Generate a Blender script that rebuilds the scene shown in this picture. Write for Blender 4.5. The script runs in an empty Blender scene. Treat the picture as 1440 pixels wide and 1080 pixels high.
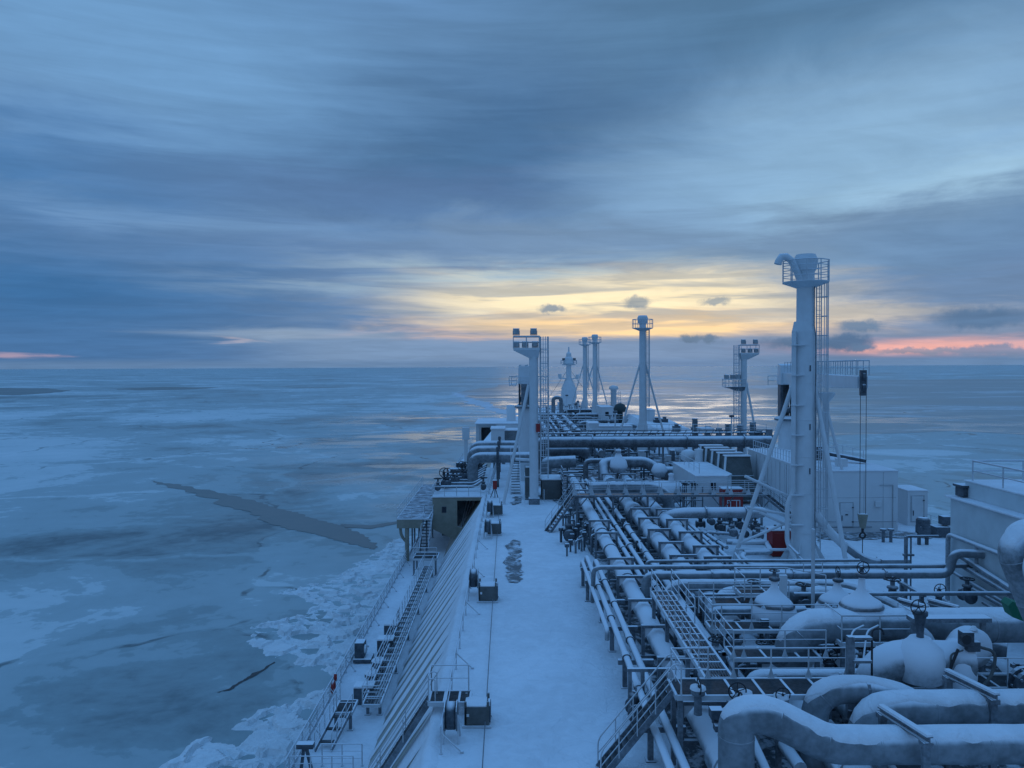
import bpy, math, random
from mathutils import Vector, Matrix, noise as mnoise
random.seed(7)
R = math.radians
sc = bpy.context.scene
COL = sc.collection

# ------------------------------------------------------------------ camera
CZ = 34.0                       # eye height above the sea ice; trunk deck is at 20, lower deck at 14
F = 1083.0
cam_d = bpy.data.cameras.new('camera')
cam = bpy.data.objects.new('camera', cam_d)
COL.objects.link(cam)
cam_d.sensor_width = 36.0
cam_d.lens = 36.0 * F / 1440.0
cam_d.clip_start = 0.5
cam_d.clip_end = 200000.0
PITCH = math.atan(24.2 / F)
ROLL = -0.0043
CROT = Matrix.Rotation(R(90) - PITCH, 3, 'X') @ Matrix.Rotation(ROLL, 3, 'Z')
cam.matrix_world = Matrix.Translation((0, 0, CZ)) @ CROT.to_4x4()
sc.camera = cam

# ------------------------------------------------------------------ colour and exposure
sc.view_settings.view_transform = 'Standard'
sc.view_settings.look = 'None'
sc.view_settings.exposure = 0.1
sc.view_settings.gamma = 1.0
sc.cycles.max_bounces = 5
sc.cycles.diffuse_bounces = 3
sc.cycles.glossy_bounces = 3

def lin(c):
    out = []
    for v in c:
        v /= 255.0
        out.append(v / 12.92 if v < 0.04045 else ((v + 0.055) / 1.055) ** 2.4)
    return (out[0], out[1], out[2], 1.0)

# ------------------------------------------------------------------ sky
W = bpy.data.worlds.new("World")
sc.world = W
W.use_nodes = True
nt = W.node_tree
for n in list(nt.nodes):
    nt.nodes.remove(n)
def N(tree, typ, **kw):
    n = tree.nodes.new(typ)
    for k, v in kw.items():
        setattr(n, k, v)
    return n
def math_node(tree, op, a, b=None, c=None, clamp=False):
    n = tree.nodes.new('ShaderNodeMath'); n.operation = op; n.use_clamp = clamp
    for i, v in enumerate((a, b, c)):
        if v is None: continue
        if isinstance(v, (int, float)): n.inputs[i].default_value = v
        else: tree.links.new(v, n.inputs[i])
    return n.outputs[0]
def mixc(tree, fac, a, b, blend='MIX'):
    n = tree.nodes.new('ShaderNodeMix'); n.data_type = 'RGBA'; n.blend_type = blend
    for s, v in ((n.inputs[0], fac), (n.inputs[6], a), (n.inputs[7], b)):
        if isinstance(v, (int, float, tuple)): s.default_value = v
        else: tree.links.new(v, s)
    return n.outputs[2]
def noise_node(tree, vec, scale, detail=4, rough=0.55, dist=0.0, out=0):
    n = tree.nodes.new('ShaderNodeTexNoise')
    n.inputs['Scale'].default_value = scale; n.inputs['Detail'].default_value = detail
    n.inputs['Roughness'].default_value = rough; n.inputs['Distortion'].default_value = dist
    if vec is not None: tree.links.new(vec, n.inputs['Vector'])
    return n.outputs[out]
def ramp(tree, fac, stops, interp='LINEAR'):
    n = tree.nodes.new('ShaderNodeValToRGB'); cr = n.color_ramp; cr.interpolation = interp
    while len(cr.elements) < len(stops): cr.elements.new(0.5)
    for e, (p, c) in zip(cr.elements, stops):
        e.position = p
        e.color = c if len(c) == 4 else (*c, 1)
    tree.links.new(fac, n.inputs[0])
    return n.outputs[0]
def smooth(tree, v, a, b):
    n = tree.nodes.new('ShaderNodeMapRange'); n.interpolation_type = 'SMOOTHSTEP'
    n.inputs[1].default_value = a; n.inputs[2].default_value = b
    tree.links.new(v, n.inputs[0]); return n.outputs[0]
def comb(tree, x, y, z=0.0):
    n = tree.nodes.new('ShaderNodeCombineXYZ')
    for i, v in enumerate((x, y, z)):
        if isinstance(v, (int, float)): n.inputs[i].default_value = v
        else: tree.links.new(v, n.inputs[i])
    return n.outputs[0]

tc = N(nt, 'ShaderNodeTexCoord')
sep = N(nt, 'ShaderNodeSeparateXYZ'); nt.links.new(tc.outputs['Generated'], sep.inputs[0])
dx, dy, dz = sep.outputs
az = math_node(nt, 'MULTIPLY', math_node(nt, 'ARCTAN2', dx, dy), 57.2958)
el = math_node(nt, 'MULTIPLY', math_node(nt, 'ARCSINE', dz), 57.2958)
den = math_node(nt, 'ADD', math_node(nt, 'MAXIMUM', dz, 0.0), 0.09)
cx = math_node(nt, 'DIVIDE', dx, den); cy = math_node(nt, 'DIVIDE', dy, den)
# cloud plane coordinates, streaked roughly left-right and a little skewed
sx = math_node(nt, 'ADD', math_node(nt, 'MULTIPLY', cx, 0.78), math_node(nt, 'MULTIPLY', cy, -0.10))
sy = math_node(nt, 'ADD', math_node(nt, 'MULTIPLY', cy, 1.0), math_node(nt, 'MULTIPLY', cx, -0.10))
pl = comb(nt, sx, sy)
warp = noise_node(nt, pl, 0.9, 7, 0.62, 0.6)
warp2 = noise_node(nt, comb(nt, sx, sy, 3.7), 1.3, 7, 0.62, 0.5)
streak = noise_node(nt, comb(nt, math_node(nt, 'MULTIPLY', az, 0.055), math_node(nt, 'MULTIPLY', el, 0.75), 2.3), 1.3, 4, 0.55, 0.4)
fine = noise_node(nt, pl, 2.4, 7, 0.6, 0.6)
# warped angles
azw = math_node(nt, 'ADD', az, math_node(nt, 'MULTIPLY', math_node(nt, 'SUBTRACT', warp, 0.5), 16.0))
elw = math_node(nt, 'ADD', el, math_node(nt, 'MULTIPLY', math_node(nt, 'SUBTRACT', warp2, 0.5),
        math_node(nt, 'MINIMUM', math_node(nt, 'MULTIPLY', math_node(nt, 'MAXIMUM', el, 0.0), 0.55), 8.0)))
elw = math_node(nt, 'ADD', elw, math_node(nt, 'MULTIPLY', math_node(nt, 'SUBTRACT', streak, 0.5),
        math_node(nt, 'MINIMUM', math_node(nt, 'MULTIPLY', math_node(nt, 'MAXIMUM', el, 0.0), 0.35), 2.6)))
pv = comb(nt, azw, elw)
base = ramp(nt, math_node(nt, 'DIVIDE', el, 90.0, clamp=True), [
    (0.0, lin((98, 126, 162))), (0.03, lin((102, 132, 170))), (0.09, lin((104, 136, 176))), (0.2, lin((104, 140, 182))),
    (0.29, lin((96, 136, 182))), (0.42, lin((98, 156, 220))), (1.0, lin((102, 166, 238)))])
col = base
def ang(px, py):
    a = math.atan2(px - 720, F)
    return math.degrees(a), math.degrees(math.atan((515.9 - py) / math.hypot(F, px - 720)))
def greyed(c, k=0.90):
    g = 0.30*c[0] + 0.59*c[1] + 0.11*c[2]
    return tuple(g + (v-g)*k + e for v, e in zip(c, (-2, 3, 0)))
def blob(px, py, wx, wy, c, s, rot=0.0, src=None, mod=None, hard=False):
    """a soft patch of cloud or light at one place in the sky"""
    global col
    a, e = ang(px, py)
    m = N(nt, 'ShaderNodeMapping', vector_type='TEXTURE')
    m.inputs['Location'].default_value = (a, e, 0)
    m.inputs['Rotation'].default_value = (0, 0, R(rot))
    k = math.degrees(1 / F)
    m.inputs['Scale'].default_value = (wx * k, wy * k, 1)
    nt.links.new(src or pv, m.inputs['Vector'])
    g = N(nt, 'ShaderNodeTexGradient', gradient_type='SPHERICAL')
    nt.links.new(m.outputs[0], g.inputs[0])
    v = smooth(nt, g.outputs['Fac'], 0.0, 0.62 if hard else 1.0)
    if mod is not None: v = math_node(nt, 'MULTIPLY', v, mod)
    v = math_node(nt, 'MULTIPLY', v, s, clamp=True)
    col = mixc(nt, v, col, lin(greyed(c) if c[2] > c[0] else c))
st_hi = smooth(nt, streak, 0.36, 0.60)
st_lo = smooth(nt, streak, 0.60, 0.38)
# broad cloud masses
blob(100, 20, 760, 220, (100, 144, 194), 0.8)
blob(280, 115, 560, 130, (108, 152, 204), 0.8, -6)
blob(1080, 50, 760, 200, (82, 118, 160), 1.0, 0)
blob(20, 230, 520, 100, (70, 116, 174), 0.9, 0)
blob(700, 215, 520, 150, (72, 108, 156), 1.1, 4)
blob(600, 265, 560, 60, (84, 114, 164), 0.8, 0)
blob(40, 410, 560, 150, (58, 106, 164), 1.0, 0)
blob(40, 500, 560, 90, (66, 108, 164), 0.8, 0)
blob(250, 300, 420, 40, (112, 148, 196), 0.6, 0, mod=st_hi)
blob(1180, 215, 540, 170, (136, 173, 212), 0.95, 10)
blob(1380, 265, 420, 90, (158, 194, 226), 0.9, 8)
blob(1100, 345, 620, 60, (108, 134, 172), 0.95, 6)
blob(1400, 330, 420, 70, (102, 134, 178), 0.9, 6)
blob(760, 330, 380, 40, (112, 138, 176), 0.8, 2)
blob(700, 385, 520, 45, (168, 186, 200), 0.8, 1, mod=st_hi)
# the glow low over the horizon
blob(870, 420, 430, 60, (238, 224, 190), 1.2, 0)
blob(910, 422, 400, 40, (252, 234, 194), 1.1, 0)
blob(900, 460, 430, 30, (252, 216, 164), 1.3, 0)
blob(650, 472, 220, 16, (228, 194, 176), 0.8, 0, mod=st_hi)
blob(1180, 440, 300, 18, (240, 222, 190), 1.0, 0)
blob(880, 425, 620, 75, (140, 152, 172), 0.7, 0, mod=smooth(nt, streak, 0.54, 0.42))
blob(1400, 470, 420, 30, (124, 138, 172), 0.9, 0)
blob(1400, 410, 420, 50, (104, 130, 172), 0.9, 0)
blob(1330, 490, 330, 16, (216, 168, 168), 1.1, 0)
blob(1300, 491, 200, 9, (236, 172, 162), 0.8, 0)
blob(335, 478, 50, 4, (196, 180, 186), 0.6, 0)
blob(420, 472, 220, 14, (150, 166, 194), 0.7, 0)
blob(10, 497, 80, 5, (176, 156, 176), 0.8, -2)
pn = comb(nt, az, math_node(nt, 'ADD', el, math_node(nt, 'MULTIPLY', math_node(nt, 'SUBTRACT', fine, 0.5), 1.2)))
# cloud bank that sits on the horizon
bank = smooth(nt, math_node(nt, 'SUBTRACT', el, math_node(nt, 'MULTIPLY', math_node(nt, 'SUBTRACT', fine, 0.5), 0.9)), 2.3, 1.85)
bank = math_node(nt, 'MULTIPLY', bank, smooth(nt, az, 25.0, 12.0))
bank = math_node(nt, 'MULTIPLY', bank, smooth(nt, az, -22.0, -12.0))
col = mixc(nt, math_node(nt, 'MULTIPLY', bank, 0.95), col, lin((116, 144, 178)))
low = smooth(nt, el, 0.75, 0.25)
col = mixc(nt, math_node(nt, 'MULTIPLY', low, 0.8), col, lin((98, 130, 168)))
# small dark puffs in front of the glow
pf = comb(nt, math_node(nt, 'ADD', az, math_node(nt, 'MULTIPLY', math_node(nt, 'SUBTRACT', noise_node(nt, comb(nt, az, el, 1.0), 0.9, 5, 0.6), 0.5), 1.6)),
          math_node(nt, 'ADD', el, math_node(nt, 'MULTIPLY', math_node(nt, 'SUBTRACT', noise_node(nt, comb(nt, az, el, 8.0), 1.2, 5, 0.6), 0.5), 0.9)))
for px, py, wx, wy, c, s in ((777, 435, 22, 7, (122, 138, 162), 0.9), (897, 427, 24, 10, (126, 140, 160), 0.85), (1006, 426, 26, 7, (124, 140, 162), 0.8),
                          (970, 478, 18, 8, (96, 120, 154), 0.95), (997, 478, 18, 8, (96, 120, 154), 0.95), (1140, 484, 75, 12, (84, 112, 152), 1.0),
                          (1188, 483, 40, 13, (82, 110, 152), 1.0), (1211, 491, 20, 7, (92, 118, 158), 1.0), (1208, 462, 36, 10, (96, 122, 160), 0.95),
                          (1378, 450, 62, 16, (88, 116, 158), 1.0), (1405, 497, 90, 8, (112, 130, 168), 0.9), (1290, 496, 60, 5, (130, 136, 166), 0.8)):
    blob(px, py, wx * 1.08, wy * 1.08, c, s * 0.95, 0, src=pf, hard=True)
# soft mottling over all of it
mot = math_node(nt, 'ADD', math_node(nt, 'MULTIPLY', smooth(nt, math_node(nt, 'ADD', math_node(nt, 'MULTIPLY', fine, 0.5), math_node(nt, 'MULTIPLY', streak, 0.5)), 0.32, 0.68), 0.20), 0.90)
vm = N(nt, 'ShaderNodeVectorMath', operation='SCALE')
nt.links.new(col, vm.inputs[0]); nt.links.new(mot, vm.inputs[3])
SUN_AZ, SUN_EL = R(9.0), R(1.5)
sky = N(nt, 'ShaderNodeTexSky', sky_type='NISHITA')
sky.sun_disc = False; sky.sun_elevation = SUN_EL; sky.sun_rotation = SUN_AZ
sk = N(nt, 'ShaderNodeVectorMath', operation='SCALE'); nt.links.new(sky.outputs[0], sk.inputs[0]); sk.inputs[3].default_value = 0.0005
ad = N(nt, 'ShaderNodeVectorMath', operation='ADD'); nt.links.new(vm.outputs[0], ad.inputs[0]); nt.links.new(sk.outputs[0], ad.inputs[1])
bg = N(nt, 'ShaderNodeBackground'); nt.links.new(ad.outputs[0], bg.inputs[0]); bg.inputs[1].default_value = 1.0
wo = N(nt, 'ShaderNodeOutputWorld'); nt.links.new(bg.outputs[0], wo.inputs[0])

sun_d = bpy.data.lights.new('sun', 'SUN'); sun_d.energy = 0.12; sun_d.angle = R(20); sun_d.color = (1.0, 0.82, 0.62)
sun = bpy.data.objects.new('sun', sun_d); COL.objects.link(sun)
sd = Vector((math.sin(SUN_AZ) * math.cos(R(4)), math.cos(SUN_AZ) * math.cos(R(4)), math.sin(R(4))))
sun.rotation_euler = sd.to_track_quat('Z', 'Y').to_euler()

# ------------------------------------------------------------------ placing things from photo pixels
def ray(px, py):
    return CROT @ Vector(((px - 720) / F, -(py - 540) / F, -1.0))
def P(px, py, h=0.0):            # the point at height h above the trunk deck seen at this pixel
    d = ray(px, py); t = (20 + h - CZ) / d.z
    return Vector((d.x * t, d.y * t, 20 + h))
def V(px, py, D):                # the point D metres ahead seen at this pixel
    d = ray(px, py); t = D / d.y
    return Vector((d.x * t, D, CZ + d.z * t))
def vz(v, h): return Vector((v[0], v[1], 20 + h))

# ------------------------------------------------------------------ mesh collecting
class MB:
    def __init__(s): s.v = []; s.f = []; s.sm = []
    def add(s, vs, fs, smooth=False):
        o = len(s.v); s.v += [tuple(v) for v in vs]; s.f += [tuple(o + i for i in f) for f in fs]; s.sm += [smooth] * len(fs); return s
    def box(s, x0, x1, y0, y1, z0, z1):
        return s.add([(x0,y0,z0),(x1,y0,z0),(x1,y1,z0),(x0,y1,z0),(x0,y0,z1),(x1,y0,z1),(x1,y1,z1),(x0,y1,z1)],
              [(0,3,2,1),(4,5,6,7),(0,1,5,4),(1,2,6,5),(2,3,7,6),(3,0,4,7)])
    def beam(s, p, q, w, h=None, up=(0,0,1)):
        p = Vector(p); q = Vector(q); h = h or w; d = (q - p).normalized(); u = Vector(up)
        if abs(d.dot(u)) > 0.98: u = Vector((0,1,0))
        r = d.cross(u).normalized(); u = r.cross(d)
        c = [(-1,-1),(1,-1),(1,1),(-1,1)]
        vs = [p + r*a*w/2 + u*b*h/2 for a,b in c] + [q + r*a*w/2 + u*b*h/2 for a,b in c]
        return s.add(vs, [(0,1,2,3),(7,6,5,4),(0,4,5,1),(1,5,6,2),(2,6,7,3),(3,7,4,0)])
    def tube(s, pts, r, n=10, caps=True, smooth=True):
        pts = [Vector(p) for p in pts]; m = len(pts)
        rs = r if isinstance(r, (list, tuple)) else [r] * m
        d0 = (pts[1] - pts[0]).normalized()
        u = Vector((0,0,1)) if abs(d0.z) < 0.9 else Vector((0,1,0))
        u = (u - d0 * u.dot(d0)).normalized()
        vs = []; 
        for i, p in enumerate(pts):
            a = (p - pts[i-1]).normalized() if i else d0
            b = (pts[i+1] - p).normalized() if i < m-1 else a
            d = (a + b)
            d = d.normalized() if d.length > 1e-6 else a
            u = (u - d * u.dot(d)).normalized(); w = d.cross(u)
            k = 1.0 / max(0.5, math.sqrt(max(0.0, (1 + a.dot(b)) / 2)))
            for j in range(n):
                t = 2 * math.pi * j / n
                vs.append(p + (u * math.cos(t) + w * math.sin(t)) * rs[i] * (k if i not in (0, m-1) else 1))
        fs = [(i*n+j, i*n+(j+1)%n, (i+1)*n+(j+1)%n, (i+1)*n+j) for i in range(m-1) for j in range(n)]
        s.add(vs, fs, smooth)
        if caps:
            s.add(vs[:n], [tuple(range(n))[::-1]]); s.add(vs[-n:], [tuple(range(n))])
        return s
    def lathe(s, c, prof, n=16, axis='Z', smooth=True):
        c = Vector(c); vs = []
        for r, z in prof:
            for j in range(n):
                t = 2*math.pi*j/n
                a, b = r*math.cos(t), r*math.sin(t)
                vs.append(c + (Vector((a,b,z)) if axis=='Z' else Vector((z,a,b)) if axis=='X' else Vector((a,z,b))))
        m = len(prof)
        fl = axis == 'Y'
        fs = []
        for i in range(m-1):
            for j in range(n):
                f = (i*n+j, i*n+(j+1)%n, (i+1)*n+(j+1)%n, (i+1)*n+j)
                fs.append(f[::-1] if fl else f)
        s.add(vs, fs, smooth)
        s.add(vs[:n], [tuple(range(n)) if fl else tuple(range(n))[::-1]]); s.add(vs[-n:], [tuple(range(n))[::-1] if fl else tuple(range(n))])
        return s
    def torus(s, c, R_, r, axis='Y', n=18, k=6):
        c = Vector(c); pts = []
        for j in range(n):
            t = 2*math.pi*j/n; a, b = R_*math.cos(t), R_*math.sin(t)
            cc = Vector((a,0,b)) if axis=='Y' else Vector((0,a,b)) if axis=='X' else Vector((a,b,0))
            ax = Vector((0,1,0)) if axis=='Y' else Vector((1,0,0)) if axis=='X' else Vector((0,0,1))
            e = cc.normalized()
            for q in range(k):
                w = 2*math.pi*q/k; pts.append(c + cc + e*r*math.cos(w) + ax*r*math.sin(w))
        return s.add(pts, [(j*k+q, j*k+(q+1)%k, ((j+1)%n)*k+(q+1)%k, ((j+1)%n)*k+q) for j in range(n) for q in range(k)], True)
    def prism(s, poly, z0, z1):
        n = len(poly)
        return s.add([(x,y,z0) for x,y in poly] + [(x,y,z1) for x,y in poly],
            [tuple(range(n))[::-1], tuple(range(n, 2*n))] + [(i,(i+1)%n,n+(i+1)%n,n+i) for i in range(n)])
    def build(s, name, mat, parent=None, bevel=0):
        me = bpy.data.meshes.new(name)
        o = Vector(parent['_o']) if parent is not None else Vector((0,0,0))
        me.from_pydata([(v[0]-o.x, v[1]-o.y, v[2]-o.z) for v in s.v], [], s.f)
        me.polygons.foreach_set('use_smooth', s.sm)
        me.materials.append(mat); me.update()
        ob = bpy.data.objects.new(name, me); COL.objects.link(ob)
        ob['_o'] = tuple(o)
        if parent is not None: ob.parent = parent
        if bevel:
            b = ob.modifiers.new('bevel', 'BEVEL'); b.width = bevel; b.segments = 2; b.limit_method = 'ANGLE'; b.angle_limit = R(40)
        return ob
def tag(o, label=None, cat=None, group=None, kind=None):
    if label: o['label'] = label
    if cat: o['category'] = cat
    if group: o['group'] = group
    if kind: o['kind'] = kind
    return o
def thing(name, loc, label, cat, group=None):
    o = bpy.data.objects.new(name, None); COL.objects.link(o); o.location = loc; o['_o'] = tuple(loc); o.empty_display_size = 0.2
    return tag(o, label, cat, group)
def solo(name, mb, mat, label, cat, group=None, bevel=0):     # a thing that is one mesh; its origin is its lowest first corner
    o = mb.build(name, mat, None, bevel)
    return tag(o, label, cat, group)
def kids(o): return [c for c in COL.objects if c.parent == o]
def copy_tree(o, loc=None, rz=None, parent=None, children=None):
    c = o.copy(); COL.objects.link(c)
    if parent is not None: c.parent = parent
    if loc is not None: c.location = loc
    if rz is not None: c.rotation_euler.z = rz
    for ch in KIDS(o): copy_tree(ch, parent=c)
    return c
def KIDS(o):
    return list(o.children)
ORD = ['nearest','second','third','fourth','fifth','sixth','seventh','eighth','ninth','tenth','eleventh','twelfth','thirteenth','fourteenth','fifteenth','sixteenth','seventeenth','eighteenth','nineteenth','twentieth']

def arc_path(pts, rad, n=7):     # a polyline with its corners rounded
    pts = [Vector(p) for p in pts]; out = [pts[0]]
    for i in range(1, len(pts)-1):
        p, a, b = pts[i], pts[i-1], pts[i+1]
        da = (a-p); db = (b-p); la, lb = da.length, db.length
        t = min(rad, la*0.49, lb*0.49); s = p + da/la*t; e = p + db/lb*t
        for k in range(n+1):
            u = k/n; out.append(s*(1-u)**2 + p*2*u*(1-u) + e*u*u)
    out.append(pts[-1]); return out

# ------------------------------------------------------------------ materials
def mat_base(name):
    m = bpy.data.materials.new(name); m.use_nodes = True; t = m.node_tree
    b = t.nodes.get('Principled BSDF')
    return m, t, b
def geo_coords(t):
    c = N(t, 'ShaderNodeNewGeometry'); return c
def frosted(name, c, rough=0.5, cover=0.35, frost=0.12, snowc=(0.74,0.77,0.81), metal=0.0, band=0.3, scale=1.0, soft=0.34, dirtv=0.10):
    """paint or steel with rime in patches and snow lying on whatever faces up"""
    m, t, b = mat_base(name)
    g = geo_coords(t); s = N(t, 'ShaderNodeSeparateXYZ'); t.links.new(g.outputs['Normal'], s.inputs[0])
    n1 = noise_node(t, g.outputs['Position'], 1.3*scale, 5, 0.55)
    n2 = noise_node(t, g.outputs['Position'], 8*scale, 4, 0.55)
    dirt = mixc(t, smooth(t, n1, 0.3, 0.7), (*[v*(1-dirtv) for v in c], 1), (*[min(1, v*(1+dirtv)) for v in c], 1))
    fr = math_node(t, 'MULTIPLY', smooth(t, math_node(t, 'ADD', math_node(t,'MULTIPLY', n1, 0.5), math_node(t,'MULTIPLY', n2, 0.5)), 0.30, 0.72), frost, clamp=True)
    c1 = mixc(t, fr, dirt, (0.55, 0.60, 0.65, 1))
    nz = math_node(t, 'ADD', s.outputs[2], math_node(t, 'MULTIPLY', math_node(t, 'SUBTRACT', n1, 0.5), band*1.6))
    nz = math_node(t, 'ADD', nz, math_node(t, 'MULTIPLY', math_node(t, 'SUBTRACT', n2, 0.5), band*0.3))
    sn = smooth(t, nz, cover - soft*0.3, cover + soft)
    c2 = mixc(t, sn, c1, (*snowc, 1))
    t.links.new(c2, b.inputs['Base Color'])
    rr = math_node(t, 'ADD', math_node(t, 'MULTIPLY', sn, 0.9 - rough), rough, clamp=True)
    t.links.new(rr, b.inputs['Roughness']); b.inputs['Metallic'].default_value = metal
    b.inputs['Specular IOR Level'].default_value = 0.3
    bp = N(t, 'ShaderNodeBump'); bp.inputs['Strength'].default_value = 0.25; bp.inputs['Distance'].default_value = 0.05
    hh = math_node(t, 'ADD', math_node(t, 'MULTIPLY', sn, 0.6), math_node(t, 'MULTIPLY', n2, 0.35))
    t.links.new(hh, bp.inputs['Height']); t.links.new(bp.outputs[0], b.inputs['Normal'])
    return m
def plain(name, c, rough=0.5, var=0.15, metal=0.0, scale=3.0):
    m, t, b = mat_base(name)
    g = geo_coords(t); n1 = noise_node(t, g.outputs['Position'], scale, 5, 0.6)
    t.links.new(mixc(t, n1, (*[v*(1-var) for v in c], 1), (*[min(1, v*(1+var)) for v in c], 1)), b.inputs['Base Color'])
    b.inputs['Roughness'].default_value = rough; b.inputs['Metallic'].default_value = metal
    return m
M = {}
M['white'] = frosted('white_paint', (0.61, 0.635, 0.65), 0.45, 0.55, 0.18, dirtv=0.05)
M['house'] = frosted('house_paint', (0.64, 0.66, 0.67), 0.5, 0.6, 0.15, scale=0.4, dirtv=0.04)
M['rail'] = frosted('rail_paint', (0.50, 0.53, 0.55), 0.5, 0.4, 0.3)
M['steel'] = frosted('dark_steel', (0.09, 0.105, 0.12), 0.5, 0.55, 0.32)  # some real rime; frost also raised to paint in the blue veil
M['dark'] = frosted('black_steel', (0.045, 0.057, 0.07), 0.5, 0.66, 0.14)  # near-black lifted toward blue, standing in for veiled shadows
M['wheel'] = plain('wheel_black', (0.018, 0.02, 0.025), 0.5)
M['grey'] = frosted('grey_cladding', (0.17, 0.18, 0.185), 0.5, 0.55, 0.25)
M['lampbox'] = frosted('lamp_housing', (0.30, 0.32, 0.33), 0.5, 0.35, 0.4)
M['pipe'] = frosted('snowy_pipe', (0.20, 0.215, 0.225), 0.5, 0.10, 0.6, band=0.16, soft=0.5)
M['bigpipe'] = frosted('lagged_pipe', (0.13, 0.148, 0.16), 0.55, 0.50, 0.34, band=0.30, scale=0.45, soft=0.26)
M['farpipe'] = frosted('far_pipe', (0.085, 0.092, 0.10), 0.55, 0.45, 0.30, band=0.16, soft=0.4)
M['beige'] = frosted('beige_paint', (0.25, 0.235, 0.185), 0.5, 0.8, 0.06)
M['slope'] = frosted('slope_paint', (0.32, 0.305, 0.26), 0.5, 1.2, 0.05)
M['red'] = frosted('red_paint', (0.30, 0.028, 0.025), 0.45, 0.7, 0.03)
M['green'] = plain('green_cover', (0.01, 0.16, 0.09), 0.7)
M['glass'] = plain('window_glass', (0.015, 0.02, 0.03), 0.15)
M['green_dark'] = plain('dark_green', (0.03,0.05,0.05), 0.6)
M['grating_snowy'] = frosted('snow_dusted_grating', (0.10, 0.115, 0.13), 0.6, 0.98, 0.6, band=0.7)
M['grating'] = frosted('grating_steel', (0.05, 0.055, 0.06), 0.5, 1.3, 0.12)
M['rope'] = plain('wire', (0.20, 0.22, 0.24), 0.7)
M['canvas'] = frosted('grey_canvas', (0.105, 0.11, 0.105), 0.8, 0.9, 0.08)
M['snowlag2'] = frosted('part_snowed_lagging', (0.16,0.175,0.185), 0.55, 0.15, 0.5, band=0.25, scale=0.8)
M['plate'] = plain('white_plate', (0.62, 0.64, 0.66), 0.6)

def snow_mat(name, c=(0.80, 0.82, 0.85), amp=0.5, scale=1.0):
    m, t, b = mat_base(name)
    g = geo_coords(t)
    n1 = noise_node(t, g.outputs['Position'], 0.18*scale, 5, 0.6, 0.4)
    n2 = noise_node(t, g.outputs['Position'], 1.5*scale, 6, 0.6, 0.8)
    n3 = noise_node(t, g.outputs['Position'], 14*scale, 5, 0.65)
    c1 = mixc(t, smooth(t, math_node(t,'ADD', math_node(t,'MULTIPLY',n1,0.6), math_node(t,'MULTIPLY',n2,0.4)), 0.36, 0.62), (*[v*0.86 for v in c], 1), (*c, 1))
    t.links.new(c1, b.inputs['Base Color']); b.inputs['Roughness'].default_value = 0.85
    b.inputs['Specular IOR Level'].default_value = 0.15
    bp = N(t, 'ShaderNodeBump'); bp.inputs['Strength'].default_value = amp; bp.inputs['Distance'].default_value = 0.12
    n4 = noise_node(t, g.outputs['Position'], 0.55*scale, 3, 0.5, 1.5)
    pits = N(t, 'ShaderNodeTexVoronoi'); pits.inputs['Scale'].default_value = 1.7; t.links.new(g.outputs['Position'], pits.inputs['Vector'])
    pit = math_node(t, 'MULTIPLY', smooth(t, pits.outputs['Distance'], 0.0, 0.22), smooth(t, n4, 0.62, 0.54))
    h = math_node(t, 'ADD', math_node(t, 'ADD', math_node(t, 'MULTIPLY', n2, 1.3), math_node(t, 'MULTIPLY', n3, 0.35)), math_node(t, 'ADD', math_node(t, 'MULTIPLY', n4, 1.5), math_node(t, 'MULTIPLY', pit, 0.5)))
    t.links.new(h, bp.inputs['Height']); t.links.new(bp.outputs[0], b.inputs['Normal'])
    return m
M['snow'] = snow_mat('deck_snow')
M['rubble'] = snow_mat('rubble_ice', (0.78, 0.81, 0.82), 1.0, 0.7)
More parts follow.
